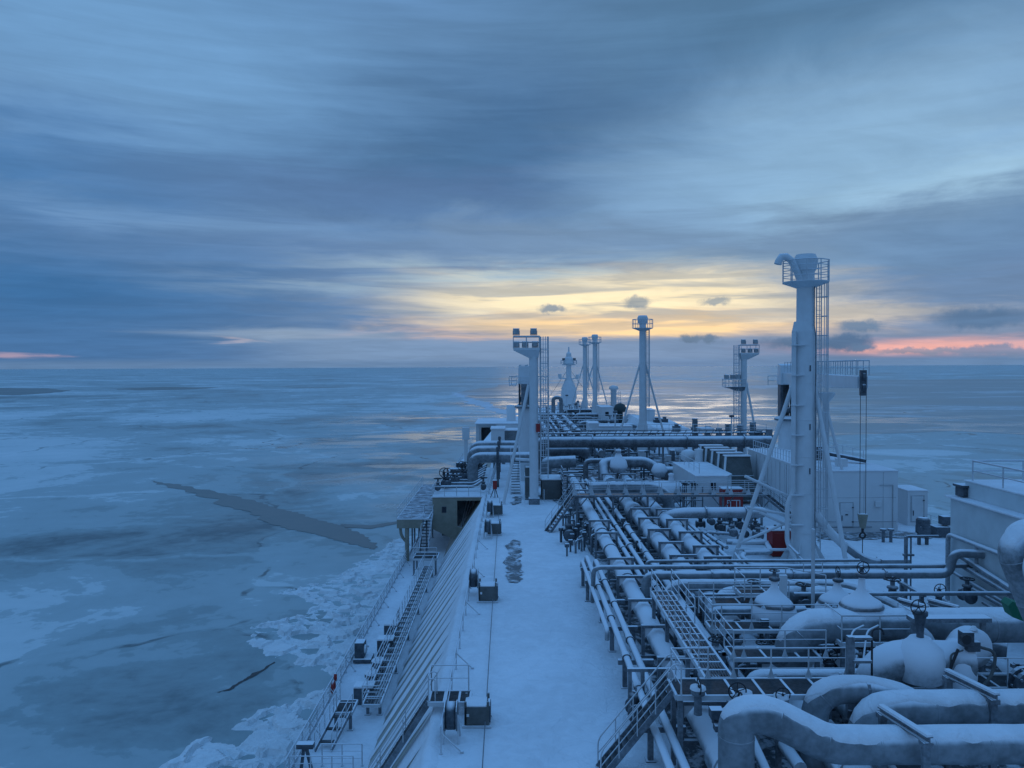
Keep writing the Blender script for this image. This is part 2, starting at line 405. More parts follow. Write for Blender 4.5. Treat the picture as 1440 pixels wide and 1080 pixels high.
# ------------------------------------------------------------------ the frozen sea
def ice_mat(name, stops, rough=(0.35, 0.6), scale=1.0, bump=0.25, spec=0.5, streakx=1.0, areas=(), shiny=(), shine_rough=0.2, cells=0.0):
    """areas: world-fixed lighter or darker fields; shiny: fields where smooth thin ice breaks through in streaks"""
    m, t, b = mat_base(name)
    g = geo_coords(t)
    mp = N(t, 'ShaderNodeMapping'); mp.inputs['Scale'].default_value = (streakx, 1, 1); mp.inputs['Rotation'].default_value = (0, 0, 0.35 if streakx == 1.0 else 0.0)
    t.links.new(g.outputs['Position'], mp.inputs[0]); p = mp.outputs[0]
    a = noise_node(t, p, 0.0045*scale, 7, 0.62, 0.8)
    c = noise_node(t, p, 0.028*scale, 7, 0.62, 1.2)
    e = noise_node(t, p, 0.35*scale, 6, 0.6, 0.5)
    f = math_node(t, 'ADD', math_node(t, 'MULTIPLY', a, 0.52), math_node(t, 'ADD', math_node(t, 'MULTIPLY', c, 0.36), math_node(t, 'MULTIPLY', e, 0.12)))
    def area(px, py, wx, wy):
        c0 = P(px, py, -20); hx = abs(P(px+wx, py, -20).x - c0.x); hy = abs(P(px, py-wy, -20).y - P(px, py+wy, -20).y)/2
        q = N(t, 'ShaderNodeMapping', vector_type='TEXTURE'); q.inputs['Location'].default_value = (c0.x, c0.y, 0); q.inputs['Scale'].default_value = (hx, hy, 1e6)
        t.links.new(g.outputs['Position'], q.inputs['Vector'])
        gr = N(t, 'ShaderNodeTexGradient', gradient_type='SPHERICAL'); t.links.new(q.outputs[0], gr.inputs[0])
        return smooth(t, gr.outputs['Fac'], 0.0, 0.7)
    for px, py, wx, wy, s in areas: f = math_node(t, 'ADD', f, math_node(t, 'MULTIPLY', area(px, py, wx, wy), s))
    wv = N(t, 'ShaderNodeVectorMath', operation='ADD'); ws = N(t, 'ShaderNodeVectorMath', operation='SCALE')
    wn = N(t, 'ShaderNodeTexNoise'); wn.inputs['Scale'].default_value = 0.02; wn.inputs['Detail'].default_value = 5; t.links.new(p, wn.inputs['Vector'])
    t.links.new(wn.outputs['Color'], ws.inputs[0]); ws.inputs[3].default_value = 46.0; t.links.new(p, wv.inputs[0]); t.links.new(ws.outputs[0], wv.inputs[1])
    vo = N(t, 'ShaderNodeTexVoronoi'); vo.inputs['Scale'].default_value = 0.014; t.links.new(wv.outputs[0], vo.inputs['Vector'])
    sc_ = N(t, 'ShaderNodeSeparateColor'); t.links.new(vo.outputs['Color'], sc_.inputs[0])
    ve = N(t, 'ShaderNodeTexVoronoi', feature='DISTANCE_TO_EDGE'); ve.inputs['Scale'].default_value = 0.014; t.links.new(wv.outputs[0], ve.inputs['Vector'])
    if cells:
        f = math_node(t, 'ADD', f, math_node(t, 'MULTIPLY', math_node(t, 'SUBTRACT', sc_.outputs[0], 0.5), cells))
        crack = math_node(t, 'MULTIPLY', smooth(t, ve.outputs['Distance'], 0.012, 0.003), smooth(t, c, 0.50, 0.58))
        ridge = math_node(t, 'MULTIPLY', smooth(t, ve.outputs['Distance'], 0.05, 0.015), smooth(t, c, 0.52, 0.46))
        f = math_node(t, 'ADD', f, math_node(t, 'SUBTRACT', math_node(t, 'MULTIPLY', ridge, 0.05), math_node(t, 'MULTIPLY', crack, 0.16)))
    colr = ramp(t, f, stops)
    rr = N(t, 'ShaderNodeMapRange'); rr.inputs[1].default_value = 0.42; rr.inputs[2].default_value = 0.56
    rr.inputs[3].default_value = rough[0]; rr.inputs[4].default_value = rough[1]
    t.links.new(f, rr.inputs[0]); ro = rr.outputs[0]
    if shiny:
        mask = None
        for px, py, wx, wy in shiny:
            v = area(px, py, wx, wy); mask = v if mask is None else math_node(t, 'MAXIMUM', mask, v)
        st = N(t, 'ShaderNodeMapping'); st.inputs['Scale'].default_value = (0.5, 1, 1); t.links.new(g.outputs['Position'], st.inputs[0])
        s1 = noise_node(t, st.outputs[0], 0.018, 6, 0.6, 0.6); s2 = noise_node(t, st.outputs[0], 0.10, 5, 0.6, 0.4)
        sh = smooth(t, math_node(t, 'ADD', math_node(t, 'MULTIPLY', s1, 0.6), math_node(t, 'MULTIPLY', s2, 0.4)), 0.47, 0.56)
        sh = math_node(t, 'MULTIPLY', sh, mask)
        ro = math_node(t, 'ADD', ro, math_node(t, 'MULTIPLY', sh, shine_rough - rough[1]), clamp=True)
        sp = math_node(t, 'ADD', math_node(t, 'MULTIPLY', sh, 0.20), spec*0.6)
        t.links.new(sp, b.inputs['Specular IOR Level'])
    else: b.inputs['Specular IOR Level'].default_value = spec
    t.links.new(colr, b.inputs['Base Color']); t.links.new(ro, b.inputs['Roughness'])
    b.inputs['IOR'].default_value = 1.31
    bp = N(t, 'ShaderNodeBump'); bp.inputs['Strength'].default_value = bump; bp.inputs['Distance'].default_value = 0.5
    t.links.new(math_node(t, 'ADD', c, math_node(t, 'MULTIPLY', e, 0.25)), bp.inputs['Height']); t.links.new(bp.outputs[0], b.inputs['Normal'])
    return m
M['ice'] = ice_mat('sea_ice', [(0.36, (0.12, 0.16, 0.17)), (0.43, (0.26, 0.32, 0.325)), (0.462, (0.30, 0.37, 0.375)), (0.468, (0.36, 0.43, 0.435)), (0.53, (0.41, 0.48, 0.485)), (0.538, (0.53, 0.595, 0.60)), (0.66, (0.64, 0.685, 0.69))], spec=0.35, cells=0.055,
    areas=((340,618,130,14,0.08),(520,690,120,20,0.07),(170,700,90,16,0.05),(60,835,130,50,0.055),(160,864,80,18,0.045),(20,880,90,24,0.03),(260,770,340,60,-0.035),(300,910,300,130,-0.045),(120,1030,300,90,-0.04),(60,940,200,50,-0.025),
           (300,580,500,12,0.05),(480,655,200,8,-0.06),(240,600,120,6,-0.07),(60,640,200,10,0.05),(1100,575,500,14,0.0),(1280,670,160,25,-0.03),(1290,636,110,7,0.14),(500,620,160,10,-0.03)),
    shiny=((630,610,170,55),(560,600,220,40),(700,570,120,18)), shine_rough=0.34)
M['snowice'] = ice_mat('snow_ice', [(0.35, (0.42, 0.47, 0.49)), (0.5, (0.48, 0.53, 0.55)), (0.65, (0.56, 0.60, 0.62))], (0.6, 0.8))
M['water'] = ice_mat('thin_ice', [(0.35, (0.26, 0.27, 0.265)), (0.47, (0.31, 0.32, 0.315)), (0.53, (0.36, 0.375, 0.37)), (0.545, (0.50, 0.52, 0.53)), (0.7, (0.58, 0.60, 0.61))], (0.40, 0.50), 1.0, 0.10, 0.75, 0.35, cells=0.05,
    shiny=((900,585,700,90),(1250,600,500,40)), shine_rough=0.27)
M['lead'] = ice_mat('lead_water', [(0.35, (0.16, 0.18, 0.18)), (0.65, (0.19, 0.215, 0.21))], (0.35, 0.45), 1.0, 0.05, 0.3)
M['bright'] = ice_mat('bright_ice', [(0.35, (0.50, 0.54, 0.58)), (0.65, (0.70, 0.73, 0.76))], (0.7, 0.8))

def structure(name, mb, mat, kind='structure'):
    o = mb.build(name, mat); o['kind'] = kind; return o
def S(px, py): return P(px, py, -20)
def fray(pts, amp=0.06, steps=10, seed=0.0):
    """subdivide a world outline and give it an uneven natural edge"""
    out = []; n = len(pts)
    for i in range(n):
        a, b = Vector(pts[i]), Vector(pts[(i+1) % n]); L = (b-a).length
        nn = Vector((-(b-a).y, (b-a).x, 0)).normalized() if L > 0 else Vector((0,0,0))
        for k in range(steps):
            u = k/steps; q = a.lerp(b, u)
            w = mnoise.fractal(Vector((q.x/L*6+seed, q.y/L*6, seed)), 0.8, 2.0, 5)
            out.append(q + nn * w * L * amp * (1 if k else 0.4))
    return out
def sheet(name, px_pts, z, mat, amp=0.06, steps=10, seed=0.0, conv=None):
    pts = fray([(conv or S)(x, y) for x, y in px_pts], amp, steps, seed)
    from mathutils.geometry import tessellate_polygon
    vs = [(p.x, p.y, z) for p in pts]
    tris = tessellate_polygon([[Vector(v) for v in vs]])
    m = MB(); fs = []
    for a, b, c in tris:
        A, B, C = Vector(vs[a]), Vector(vs[b]), Vector(vs[c])
        if (B-A).cross(C-A).z < 0: a, b, c = a, c, b
        fs.append((a, b, c))
    m.add(vs, fs)
    return structure(name, m, mat)
m = MB(); m.add([(-90000,-20000,0),(90000,-20000,0),(90000,90000,0),(-90000,90000,0)], [(0,1,2,3)]); structure('sea_ice', m, M['ice'])
sheet('thin_ice_water', [(640,553),(655,549),(700,544),(700,541),(760,539),(900,538),(1100,535),(1440,533),(1700,532),(1700,600),(1440,611),(1340,606),(1300,608),(1180,612),(1060,625),(900,640),(760,640),(735,592),(718,581),(700,575),(672,566),(655,560)], 0.05, M['water'], 0.02, 8, 1.0)
sheet('open_lead', [(208,676),(255,682),(320,695),(360,706),(400,717),(440,729),(480,739),(512,753),(531,769),(526,773),(490,764),(450,753),(410,745),(380,737),(330,714),(270,693)], 0.06, M['lead'], 0.09, 14, 2.0)
sheet('crack', [(300,975),(322,969),(335,960),(352,951),(386,931),(387,932.5),(354,953.5),(337,962),(324,971)], 0.05, M['wheel'], 0.10, 6, 2.6)
#sheet('crack', [(362,1050),(376,1036),(392,1028),(393,1031),(378,1040),(364,1054)], 0.05, M['wheel'], 0.10, 6, 2.7)
sheet('narrow_lead', [(478,737),(520,739),(560,733),(562,736),(522,744),(485,742)], 0.07, M['lead'], 0.08, 8, 2.3)
sheet('dark_lead', [(-60,545),(60,546),(100,549),(70,553),(20,556),(-60,554)], 0.06, M['lead'], 0.05, 8, 3.0)
sheet('distant_lead', [(150,547),(230,544),(310,545),(260,548),(200,549)], 0.06, M['lead'], 0.05, 8, 3.4)
#sheet('distant_water', [(480,529),(720,527),(720,536),(600,538),(500,536)], 0.06, M['water'], 0.03, 8, 3.9)
#sheet('snow_ice_patch', [(225,613),(290,606),(380,612),(448,623),(380,631),(300,632),(240,622)], 0.05, M['snowice'], 0.09, 10, 4.0)
#sheet('snow_ice_tongue', [(410,688),(470,706),(560,712),(600,700),(560,690),(540,680),(500,674),(450,676)], 0.05, M['snowice'], 0.12, 10, 9.0)
#sheet('snow_ice_bank', [(90,700),(130,690),(210,694),(240,700),(180,712),(130,708)], 0.05, M['snowice'], 0.14, 10, 5.0)
#sheet('snow_ice_shelf', [(-40,790),(40,800),(145,825),(100,842),(60,862),(0,880),(-60,880)], 0.05, M['snowice'], 0.12, 10, 6.0)
#sheet('snow_ice_strip', [(100,872),(140,850),(210,858),(215,868),(160,880)], 0.05, M['snowice'], 0.12, 10, 7.0)
#sheet('bright_ice_floe', [(1120,632),(1160,628),(1235,629),(1290,634),(1320,640),(1285,643),(1200,642),(1140,640)], 0.08, M['bright'], 0.08, 10, 8.0)
#sheet('smooth_ice_field', [(1180,611),(1280,608),(1440,611),(1600,612),(1600,640),(1440,640),(1360,632),(1310,630),(1240,622),(1180,622)], 0.07, M['snowice'], 0.05, 10, 11.0)
sheet('bright_ice_edge', [(636,552),(655,556),(668,562),(690,567),(702,574),(724,580),(740,590),(728,588),(716,584),(698,580),(680,573),(660,568),(648,560)], 0.09, M['bright'], 0.10, 8, 10.0)

# rubble ice the hull has pushed aside: a relief whose edge sinks under the flat ice
def rubble(name, px_pts, step, hgt, seed):
    poly = [S(x, y) for x, y in px_pts]; n = len(poly)
    x0 = min(p.x for p in poly)-3; x1 = max(p.x for p in poly)+1; y0 = min(p.y for p in poly)-3; y1 = max(p.y for p in poly)+3
    def sdist(x, y):
        ins = False; d = 1e9
        for i in range(n):
            a, b = poly[i], poly[(i+1) % n]
            if (a.y > y) != (b.y > y) and x < (b.x-a.x)*(y-a.y)/(b.y-a.y)+a.x: ins = not ins
            ex, ey = b.x-a.x, b.y-a.y; t = max(0, min(1, ((x-a.x)*ex+(y-a.y)*ey)/(ex*ex+ey*ey+1e-9)))
            d = min(d, math.hypot(x-a.x-ex*t, y-a.y-ey*t))
        return d if ins else -d
    nx = int((x1-x0)/step)+1; ny = int((y1-y0)/step)+1; vs = []; fs = []
    for j in range(ny):
        for i in range(nx):
            x, y = x0+i*step, y0+j*step
            s = sdist(x, y) + 1.9*mnoise.fractal(Vector((x*0.16, y*0.16, seed)), 0.7, 2.1, 5) + 0.8
            k = max(0.0, min(1.0, s/1.2 + 0.1))
            wx_, wy_ = x + 0.5*mnoise.noise(Vector((x*0.5, y*0.5, 7))), y + 0.5*mnoise.noise(Vector((x*0.5, y*0.5, 17)))
            big = mnoise.noise(Vector((x*0.09, y*0.09, 31)))
            q_ = 0.34 if big > 0.0 else 0.62
            (d1, d2, d3, d4), pts_ = mnoise.voronoi(Vector((wx_*q_, wy_*q_, seed)))
            rnd = mnoise.cell(pts_[0]*37.3); rn2 = mnoise.cell(pts_[0]*91.7 + Vector((5,5,5)))
            slab = 0.30 + 0.55*rnd + 0.5*(rn2-0.5)*(wx_*q_-pts_[0].x) + 0.4*(rnd-0.5)*(wy_*q_-pts_[0].y)
            if d2 - d1 < 0.07: slab = 0.02
            z = -0.25 + k*(0.27 + hgt*slab*0.75 + 0.06*mnoise.noise(Vector((x*2, y*2, 3))))
            vs.append((x, y, z))
    for j in range(ny-1):
        for i in range(nx-1):
            q = (j*nx+i, j*nx+i+1, (j+1)*nx+i+1, (j+1)*nx+i)
            if max(vs[k][2] for k in q) > -0.1: fs.append(q)
    m = MB(); m.add(vs, fs, False)
    o = structure(name, m, M['rubble'], 'stuff'); return o
rubble('broken_ice', [(130,1130),(230,1085),(330,1020),(420,985),(500,965),(455,945),(385,925),(350,905),(362,884),(420,868),(455,860),(430,842),(402,835),(470,815),(485,800),(520,782),(560,765),(620,720),(720,640),(700,1130)], 0.30, 0.85, 1.0)

# ------------------------------------------------------------------ the hull and its decks
def half(outline):      # mirror a port outline about the ship's centreline
    return outline + [(2*16.5-x, y) for x, y in reversed(outline)]
HULL = half([(-11.1,-30),(-11.1,165),(-10.2,190),(-8.0,215),(-3,243),(5,266),(16.4,284)])
m = MB(); n = len(HULL)
m.add([(x, y, -0.5) for x, y in HULL] + [(x, y, 13.9) for x, y in HULL], [(i, n+i, n+(i+1) % n, (i+1) % n) for i in range(n)])
structure('hull', m, M['steel'])
m = MB(); m.add([(x, y, 14.0) for x, y in HULL], [tuple(range(n))[::-1]]); 
o = structure('lower_deck', m, M['snow'])
m = MB()
for i in range(1, n-1):
    a, b = HULL[i-1], HULL[i]
    m.beam((a[0], a[1], 14.0), (b[0], b[1], 14.0), 0.12, 0.30)
structure('deck_edge', m, M['white'])
TR = half([(-3.1,-30),(-3.1,185),(-0.5,205),(4,228),(9,262),(16.4,272)])
TB = half([(-7.3,-30),(-7.3,185),(-4.5,207),(1,231),(6,265),(16.4,276)])
n = len(TR)
m = MB(); m.add([(x, y, 14.0) for x, y in TB] + [(x, y, 20.0) for x, y in TR], [(i, n+i, n+(i+1) % n, (i+1) % n) for i in range(n)])
structure('trunk_side', m, M['slope'])
# the trunk deck, subdivided and softly drifted where the camera stands near
m = MB(); m.add([(x, y, 19.995) for x, y in TR], [tuple(range(n))[::-1]]); structure('trunk_deck_plating', m, M['snow'])
m = MB(); vs = []; fs = []
xs = [-2.85 + 0.55*i for i in range(71)]; ys = [18 + 0.6*j for j in range(125)]
for y in ys:
    for x in xs:
        vs.append((x, y, 20.03 + 0.02*mnoise.fractal(Vector((x*0.35, y*0.22, 3)), 0.8, 2.0, 4) + 0.008*mnoise.noise(Vector((x*2, y*2, 1)))))
nx = len(xs)
for j in range(len(ys)-1):
    for i in range(nx-1):
        fs.append((j*nx+i, j*nx+i+1, (j+1)*nx+i+1, (j+1)*nx+i))
m.add(vs, fs, True); structure('trunk_deck_snow', m, M['snow'])
# snow cover on the trunk's sloping side, with bare paint showing in long tapering gaps
ks = [-2 + k for k in range(27)]
def gap_edge(k, u, side):
    yc = 22 + 2.46*k + 0.28*math.sin(k*2.1) - 1.3*u
    w = (1.08 + 0.22*math.sin(k*1.7)) * (max(0.0, u-0.05)**0.6) * (1.25 - 0.65*u)
    w *= 1 + 0.35*mnoise.fractal(Vector((u*3.0, k*3.3+side*7, 0.5)), 0.8, 2, 4)
    return yc + side*w
m = MB()
for k in ks[:-1]:
    rows = 26; vs = []; fs = []
    for i in range(rows+1):
        u = i/rows
        a = gap_edge(k, u, 1); b = gap_edge(k+1, u, -1); b = max(b, a+0.55)
        x = -3.12 - 4.2*u; z = 20.0 - 6*u
        for j, yy in enumerate((a-0.02, a+0.06, (a+b)/2, b-0.06, b+0.02)):
            off = (0.004, 0.055, 0.085, 0.055, 0.004)[j]
            vs.append((x - off*0.82, yy, z + off*0.57))
    for i in range(rows):
        for j in range(4):
            fs.append((i*5+j, i*5+j+1, (i+1)*5+j+1, (i+1)*5+j))
    m.add(vs, fs, True)
structure('slope_snow', m, M['snow'])
# drift lying along the trunk edge
m = MB(); vs = []; fs = []
YY = [18 + 0.35*i for i in range(186)]
for y in YY:
    w = 0.10*mnoise.fractal(Vector((0, y*0.5, 9)), 0.8, 2, 4)
    for j, (x, z) in enumerate(((-3.38+w*0.5, -0.32), (-3.28+w*0.5, 0.02), (-3.10, 0.13+w*0.4), (-2.88+w*0.5, 0.11), (-2.70+w, 0.03))):
        vs.append((x, y, 20+z))
for i in range(len(YY)-1):
    for j in range(4): fs.append((i*5+j, (i+1)*5+j, (i+1)*5+j+1, i*5+j+1)[::-1])
m.add(vs, fs, True); structure('edge_drift', m, M['snow'])
def Pd(x, y): return P(x, y, 0.0)
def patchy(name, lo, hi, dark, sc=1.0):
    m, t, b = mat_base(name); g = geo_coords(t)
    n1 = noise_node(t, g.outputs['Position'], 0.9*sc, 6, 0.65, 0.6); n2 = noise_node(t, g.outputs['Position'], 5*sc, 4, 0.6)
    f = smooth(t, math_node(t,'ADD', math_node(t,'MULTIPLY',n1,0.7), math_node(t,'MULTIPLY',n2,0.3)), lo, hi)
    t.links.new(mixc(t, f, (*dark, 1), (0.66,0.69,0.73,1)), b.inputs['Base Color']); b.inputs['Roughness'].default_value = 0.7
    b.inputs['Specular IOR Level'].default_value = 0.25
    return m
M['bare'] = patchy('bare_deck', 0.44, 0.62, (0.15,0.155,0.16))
M['part_bare'] = patchy('dark_part_bare_deck', 0.48, 0.60, (0.10,0.11,0.12))  # dark deck showing through random snow patches, laid under the pipe rows
for nm, pts, sd in (('bare_deck', [(711,800),(712,772),(711,768),(718,764),(722,760),(731,762),(730,768),(733,773),(731,780),(732,800),(735,815),(728,821),(716,820),(713,814)], 1),
                    ('bare_deck', [(717,707),(722,706),(724,699),(733,699),(734,703),(730,709),(722,711)], 2),
                    ('bare_deck', [(1150,748),(1330,747),(1335,757),(1250,757),(1150,763)], 3)):
    sheet(nm, pts, 20.085, M['bare'], 0.16, 8, sd, conv=Pd)

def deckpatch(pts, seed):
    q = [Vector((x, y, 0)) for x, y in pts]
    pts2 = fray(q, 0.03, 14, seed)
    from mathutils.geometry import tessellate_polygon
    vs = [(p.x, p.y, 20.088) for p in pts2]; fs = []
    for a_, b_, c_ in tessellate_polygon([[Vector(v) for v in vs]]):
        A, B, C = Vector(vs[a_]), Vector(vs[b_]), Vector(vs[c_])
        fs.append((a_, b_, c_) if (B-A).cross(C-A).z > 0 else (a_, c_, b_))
    m = MB(); m.add(vs, fs); structure('dark_deck_sheet', m, M['part_bare'])
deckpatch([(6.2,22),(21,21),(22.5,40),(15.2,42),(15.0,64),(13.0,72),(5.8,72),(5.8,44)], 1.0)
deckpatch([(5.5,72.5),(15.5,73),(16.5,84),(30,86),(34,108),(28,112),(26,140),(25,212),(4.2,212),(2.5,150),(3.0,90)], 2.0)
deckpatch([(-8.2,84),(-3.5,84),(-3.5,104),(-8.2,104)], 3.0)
# ------------------------------------------------------------------ reusable builders
def rails_on(parent, pts, h=1.08, mids=2, sp=1.45, r=0.026, mat='rail', near=True, gusset=0.0, closed=False):
    """a part 'railing' whose posts are sub-parts; pts follow the floor"""
    pts = [Vector(p) for p in pts]
    if closed: pts = pts + [pts[0]]
    mb = MB(); lv = [h] + [h*(k+1)/(mids+1) for k in range(mids)]
    for z in lv: mb.tube([p + Vector((0,0,z)) for p in pts], r if z == h else r*0.75, 6)
    posts = []
    for i in range(len(pts)-1):
        a, b = pts[i], pts[i+1]; L = (b-a).length; k = max(1, round(L/sp))
        for j in range(k + (1 if i == len(pts)-2 and not closed else 0)): posts.append((a.lerp(b, j/k), (b-a).normalized()))
    if not near:
        for p, d in posts: mb.tube([p, p + Vector((0,0,h))], r, 5)
        return mb.build('railing', M[mat], parent)
    o = mb.build('railing', M[mat], parent)
    for p, d in posts:
        q = MB(); q.tube([p - Vector((0,0,0.03)), p + Vector((0,0,h))], r*1.1, 6)
        if gusset:
            w = d * gusset*0.5
            nn = Vector((-d.y, d.x, 0)).normalized()*0.012
            q.add([p-w-nn, p+w-nn, p-nn+Vector((0,0,gusset*1.5)), p-w+nn, p+w+nn, p+nn+Vector((0,0,gusset*1.5))],
                  [(0,1,2),(5,4,3),(0,3,4,1),(1,4,5,2),(2,5,3,0)])
        q.build('post', M[mat], o)
    return o
def railing(label, pts, group=None, stays=0.0, stay_dir=(1,0,0), mat='rail', **kw):
    t = thing('railing', pts[0], label, 'railing', group)
    pts = [Vector(p) for p in pts]; h = kw.get('h', 1.08); mids = kw.get('mids', 2); sp = kw.get('sp', 1.5); r = kw.get('r', 0.028)
    for k in range(mids+1):
        mb = MB(); mb.tube([p + Vector((0,0,h*(k+1)/(mids+1))) for p in pts], r if k == mids else r*0.75, 6); mb.build('rail', M[mat], t)
    n = 0
    for i in range(len(pts)-1):
        a, b = pts[i], pts[i+1]; L = (b-a).length; k = max(1, round(L/sp))
        for j in range(k+1 if i == len(pts)-2 else k):
            p = a.lerp(b, j/k); q = MB(); q.tube([p - Vector((0,0,0.05)), p + Vector((0,0,h))], r*1.15, 6)
            q.box(p.x-0.06, p.x+0.06, p.y-0.05, p.y+0.05, p.z-0.05, p.z+0.02)
            n += 1
            if stays and n % 3 == 1:
                s = Vector(stay_dir)*stays; q.tube([p + Vector((0,0,h*0.75)), p + s], r, 5); q.box(p.x+s.x-0.06, p.x+s.x+0.06, p.y+s.y-0.06, p.y+s.y+0.06, p.z-0.04, p.z+0.06)
            q.build('post', M[mat], t)
    return t
def ladder_on(parent, c, z0, z1, w=0.5, facing=(1,0), cage=True, mat='rail', rung=0.3, name='ladder', cg=1.0, th=1.0):
    """a vertical ladder part with its safety cage as a sub-part; facing points away from what it hangs on"""
    f = Vector((facing[0], facing[1], 0)).normalized(); s = Vector((-f.y, f.x, 0)); c = Vector(c)
    mb = MB()
    for k in (-1, 1):
        p = c + s*k*w/2; mb.beam((p.x,p.y,z0), (p.x,p.y,z1), 0.06*th)
    z = z0 + 0.2
    while z < z1:
        a = c + s*w/2; b = c - s*w/2; mb.tube([(a.x,a.y,z),(b.x,b.y,z)], 0.018, 5); z += rung
    o = mb.build(name, M[mat], parent)
    if cage:
        q = MB(); z = z0 + 2.3
        arcs = [(-0.5,0.0),(-0.55,0.4),(-0.32,0.75),(0,0.85),(0.32,0.75),(0.55,0.4),(0.5,0.0)]
        while z < z1:
            q.tube([(c + s*a*w*1.3*cg + f*b*cg).to_tuple()[:2] + (z,) for a, b in arcs], 0.025*th, 4); z += 1.35
        for a, b in arcs[1:6]:
            p = c + s*a*w*1.3*cg + f*b*cg; q.beam((p.x,p.y,z0+2.3), (p.x,p.y,z1), 0.04*th)
        q.build('cage', M[mat], o)
    return o
def stairs(label, bottom, top, width, side, rail_mat='rail', mat='steel', group=None, near=True, rails=(1,-1), rh=0.95):
    b, t_ = Vector(bottom), Vector(top); s = Vector(side).normalized()
    th = thing('stairs', b, label, 'stairs', group)
    d = t_ - b; run = Vector((d.x, d.y, 0)).normalized()
    n = max(3, int(abs(d.z)/0.23))
    for k in (-1, 1):
        mb = MB(); mb.beam(b + s*k*width/2, t_ + s*k*width/2, 0.05, 0.22, up=(0,0,1)); mb.build('stringer', M[mat], th)
    for i in range(n):
        p = b + d*((i+0.7)/n); mb = MB(); a = p + s*width/2; c = p - s*width/2
        mb.beam(a, c, 0.24, 0.035); mb.beam(a+run*0.0+Vector((0,0,0.0))-run*0.12, c-run*0.12, 0.02, 0.07); mb.build('tread', M['grating' if mat == 'steel' else mat], th)
    for k in rails:
        mb = MB(); o = Vector((0,0,rh)); w = s*k*(width/2+0.02)
        mb.tube(arc_path([b + w, b + w + o*1.02, t_ + w + o, t_ + w + o + run*0.25, t_+w+run*0.25], 0.25), 0.026, 6)
        mb.tube([b + w + o*0.5, t_ + w + o*0.5], 0.02, 6)
        r_ = mb.build('handrail', M[rail_mat], th)
        for i in range(1, 4):
            p = b + w + d*(i/4); q = MB(); q.tube([p, p + o], 0.024, 5); q.build('post', M[rail_mat], r_)
    return th
def platform(label, x0, x1, y0, y1, h, legs=(), rails=(), group=None, gmat='grating', bars=0.11, beams=1.3, foot=0.0, white=True, near=True, bars_dir='X', name='platform', cat='platform', gusset=0.16, mids=2, braces=False):
    z = 20 + h; t = thing(name, (x0, y0, z), label, cat, group)
    mb = MB()
    if bars:
        if bars_dir == 'X':
            y = y0 + 0.06
            while y < y1 - 0.03: mb.box(x0+0.04, x1-0.04, y, y+bars*0.42, z-0.04, z-0.005); y += bars
        else:
            x = x0 + 0.06
            while x < x1 - 0.03: mb.box(x, x+bars*0.42, y0+0.04, y1-0.04, z-0.04, z-0.005); x += bars
    else: mb.box(x0, x1, y0, y1, z-0.06, z)
    mb.build('grating', M[gmat], t)
    mb = MB()
    fr = 'rail' if white else 'steel'
    for a, b in (((x0,y0),(x1,y0)), ((x1,y0),(x1,y1)), ((x1,y1),(x0,y1)), ((x0,y1),(x0,y0))):
        mb.beam((a[0],a[1],z-0.06), (b[0],b[1],z-0.06), 0.09, 0.17)
    mb.build('kerb', M[fr], t)
    if x1-x0 > y1-y0:
        x = x0 + beams
        while x < x1-0.2: MB().beam((x,y0,z-0.075), (x,y1,z-0.075), 0.09, 0.17).build('cross_beam', M[fr], t); x += beams
    else:
        y = y0 + beams
        while y < y1-0.2: MB().beam((x0,y,z-0.075), (x1,y,z-0.075), 0.09, 0.17).build('cross_beam', M[fr], t); y += beams
    for lx, ly in legs:
        q = MB(); q.beam((lx,ly,20+foot-0.05), (lx,ly,z-0.15), 0.16); q.box(lx-0.17, lx+0.17, ly-0.17, ly+0.17, 20+foot-0.05, 20+foot+0.04)
        if braces:
            q.beam((lx-0.9,ly,z-0.2), (lx,ly,z-1.3), 0.08); q.beam((lx+0.9,ly,z-0.2), (lx,ly,z-1.3), 0.08)
        q.build('leg', M['steel'], t)
    for pts in rails: rails_on(t, [(a, b, z) for a, b in pts], near=near, gusset=gusset, mids=mids)
    return t
def flange_on(parent, c, axis, r, w=0.10, mat='steel'):
    prof = [(r*0.8, -w/2), (r, -w/2), (r, w/2), (r*0.8, w/2)]
    q = MB(); q.lathe(c, prof, 16, axis, False); return q.build('flange', M[mat], parent)
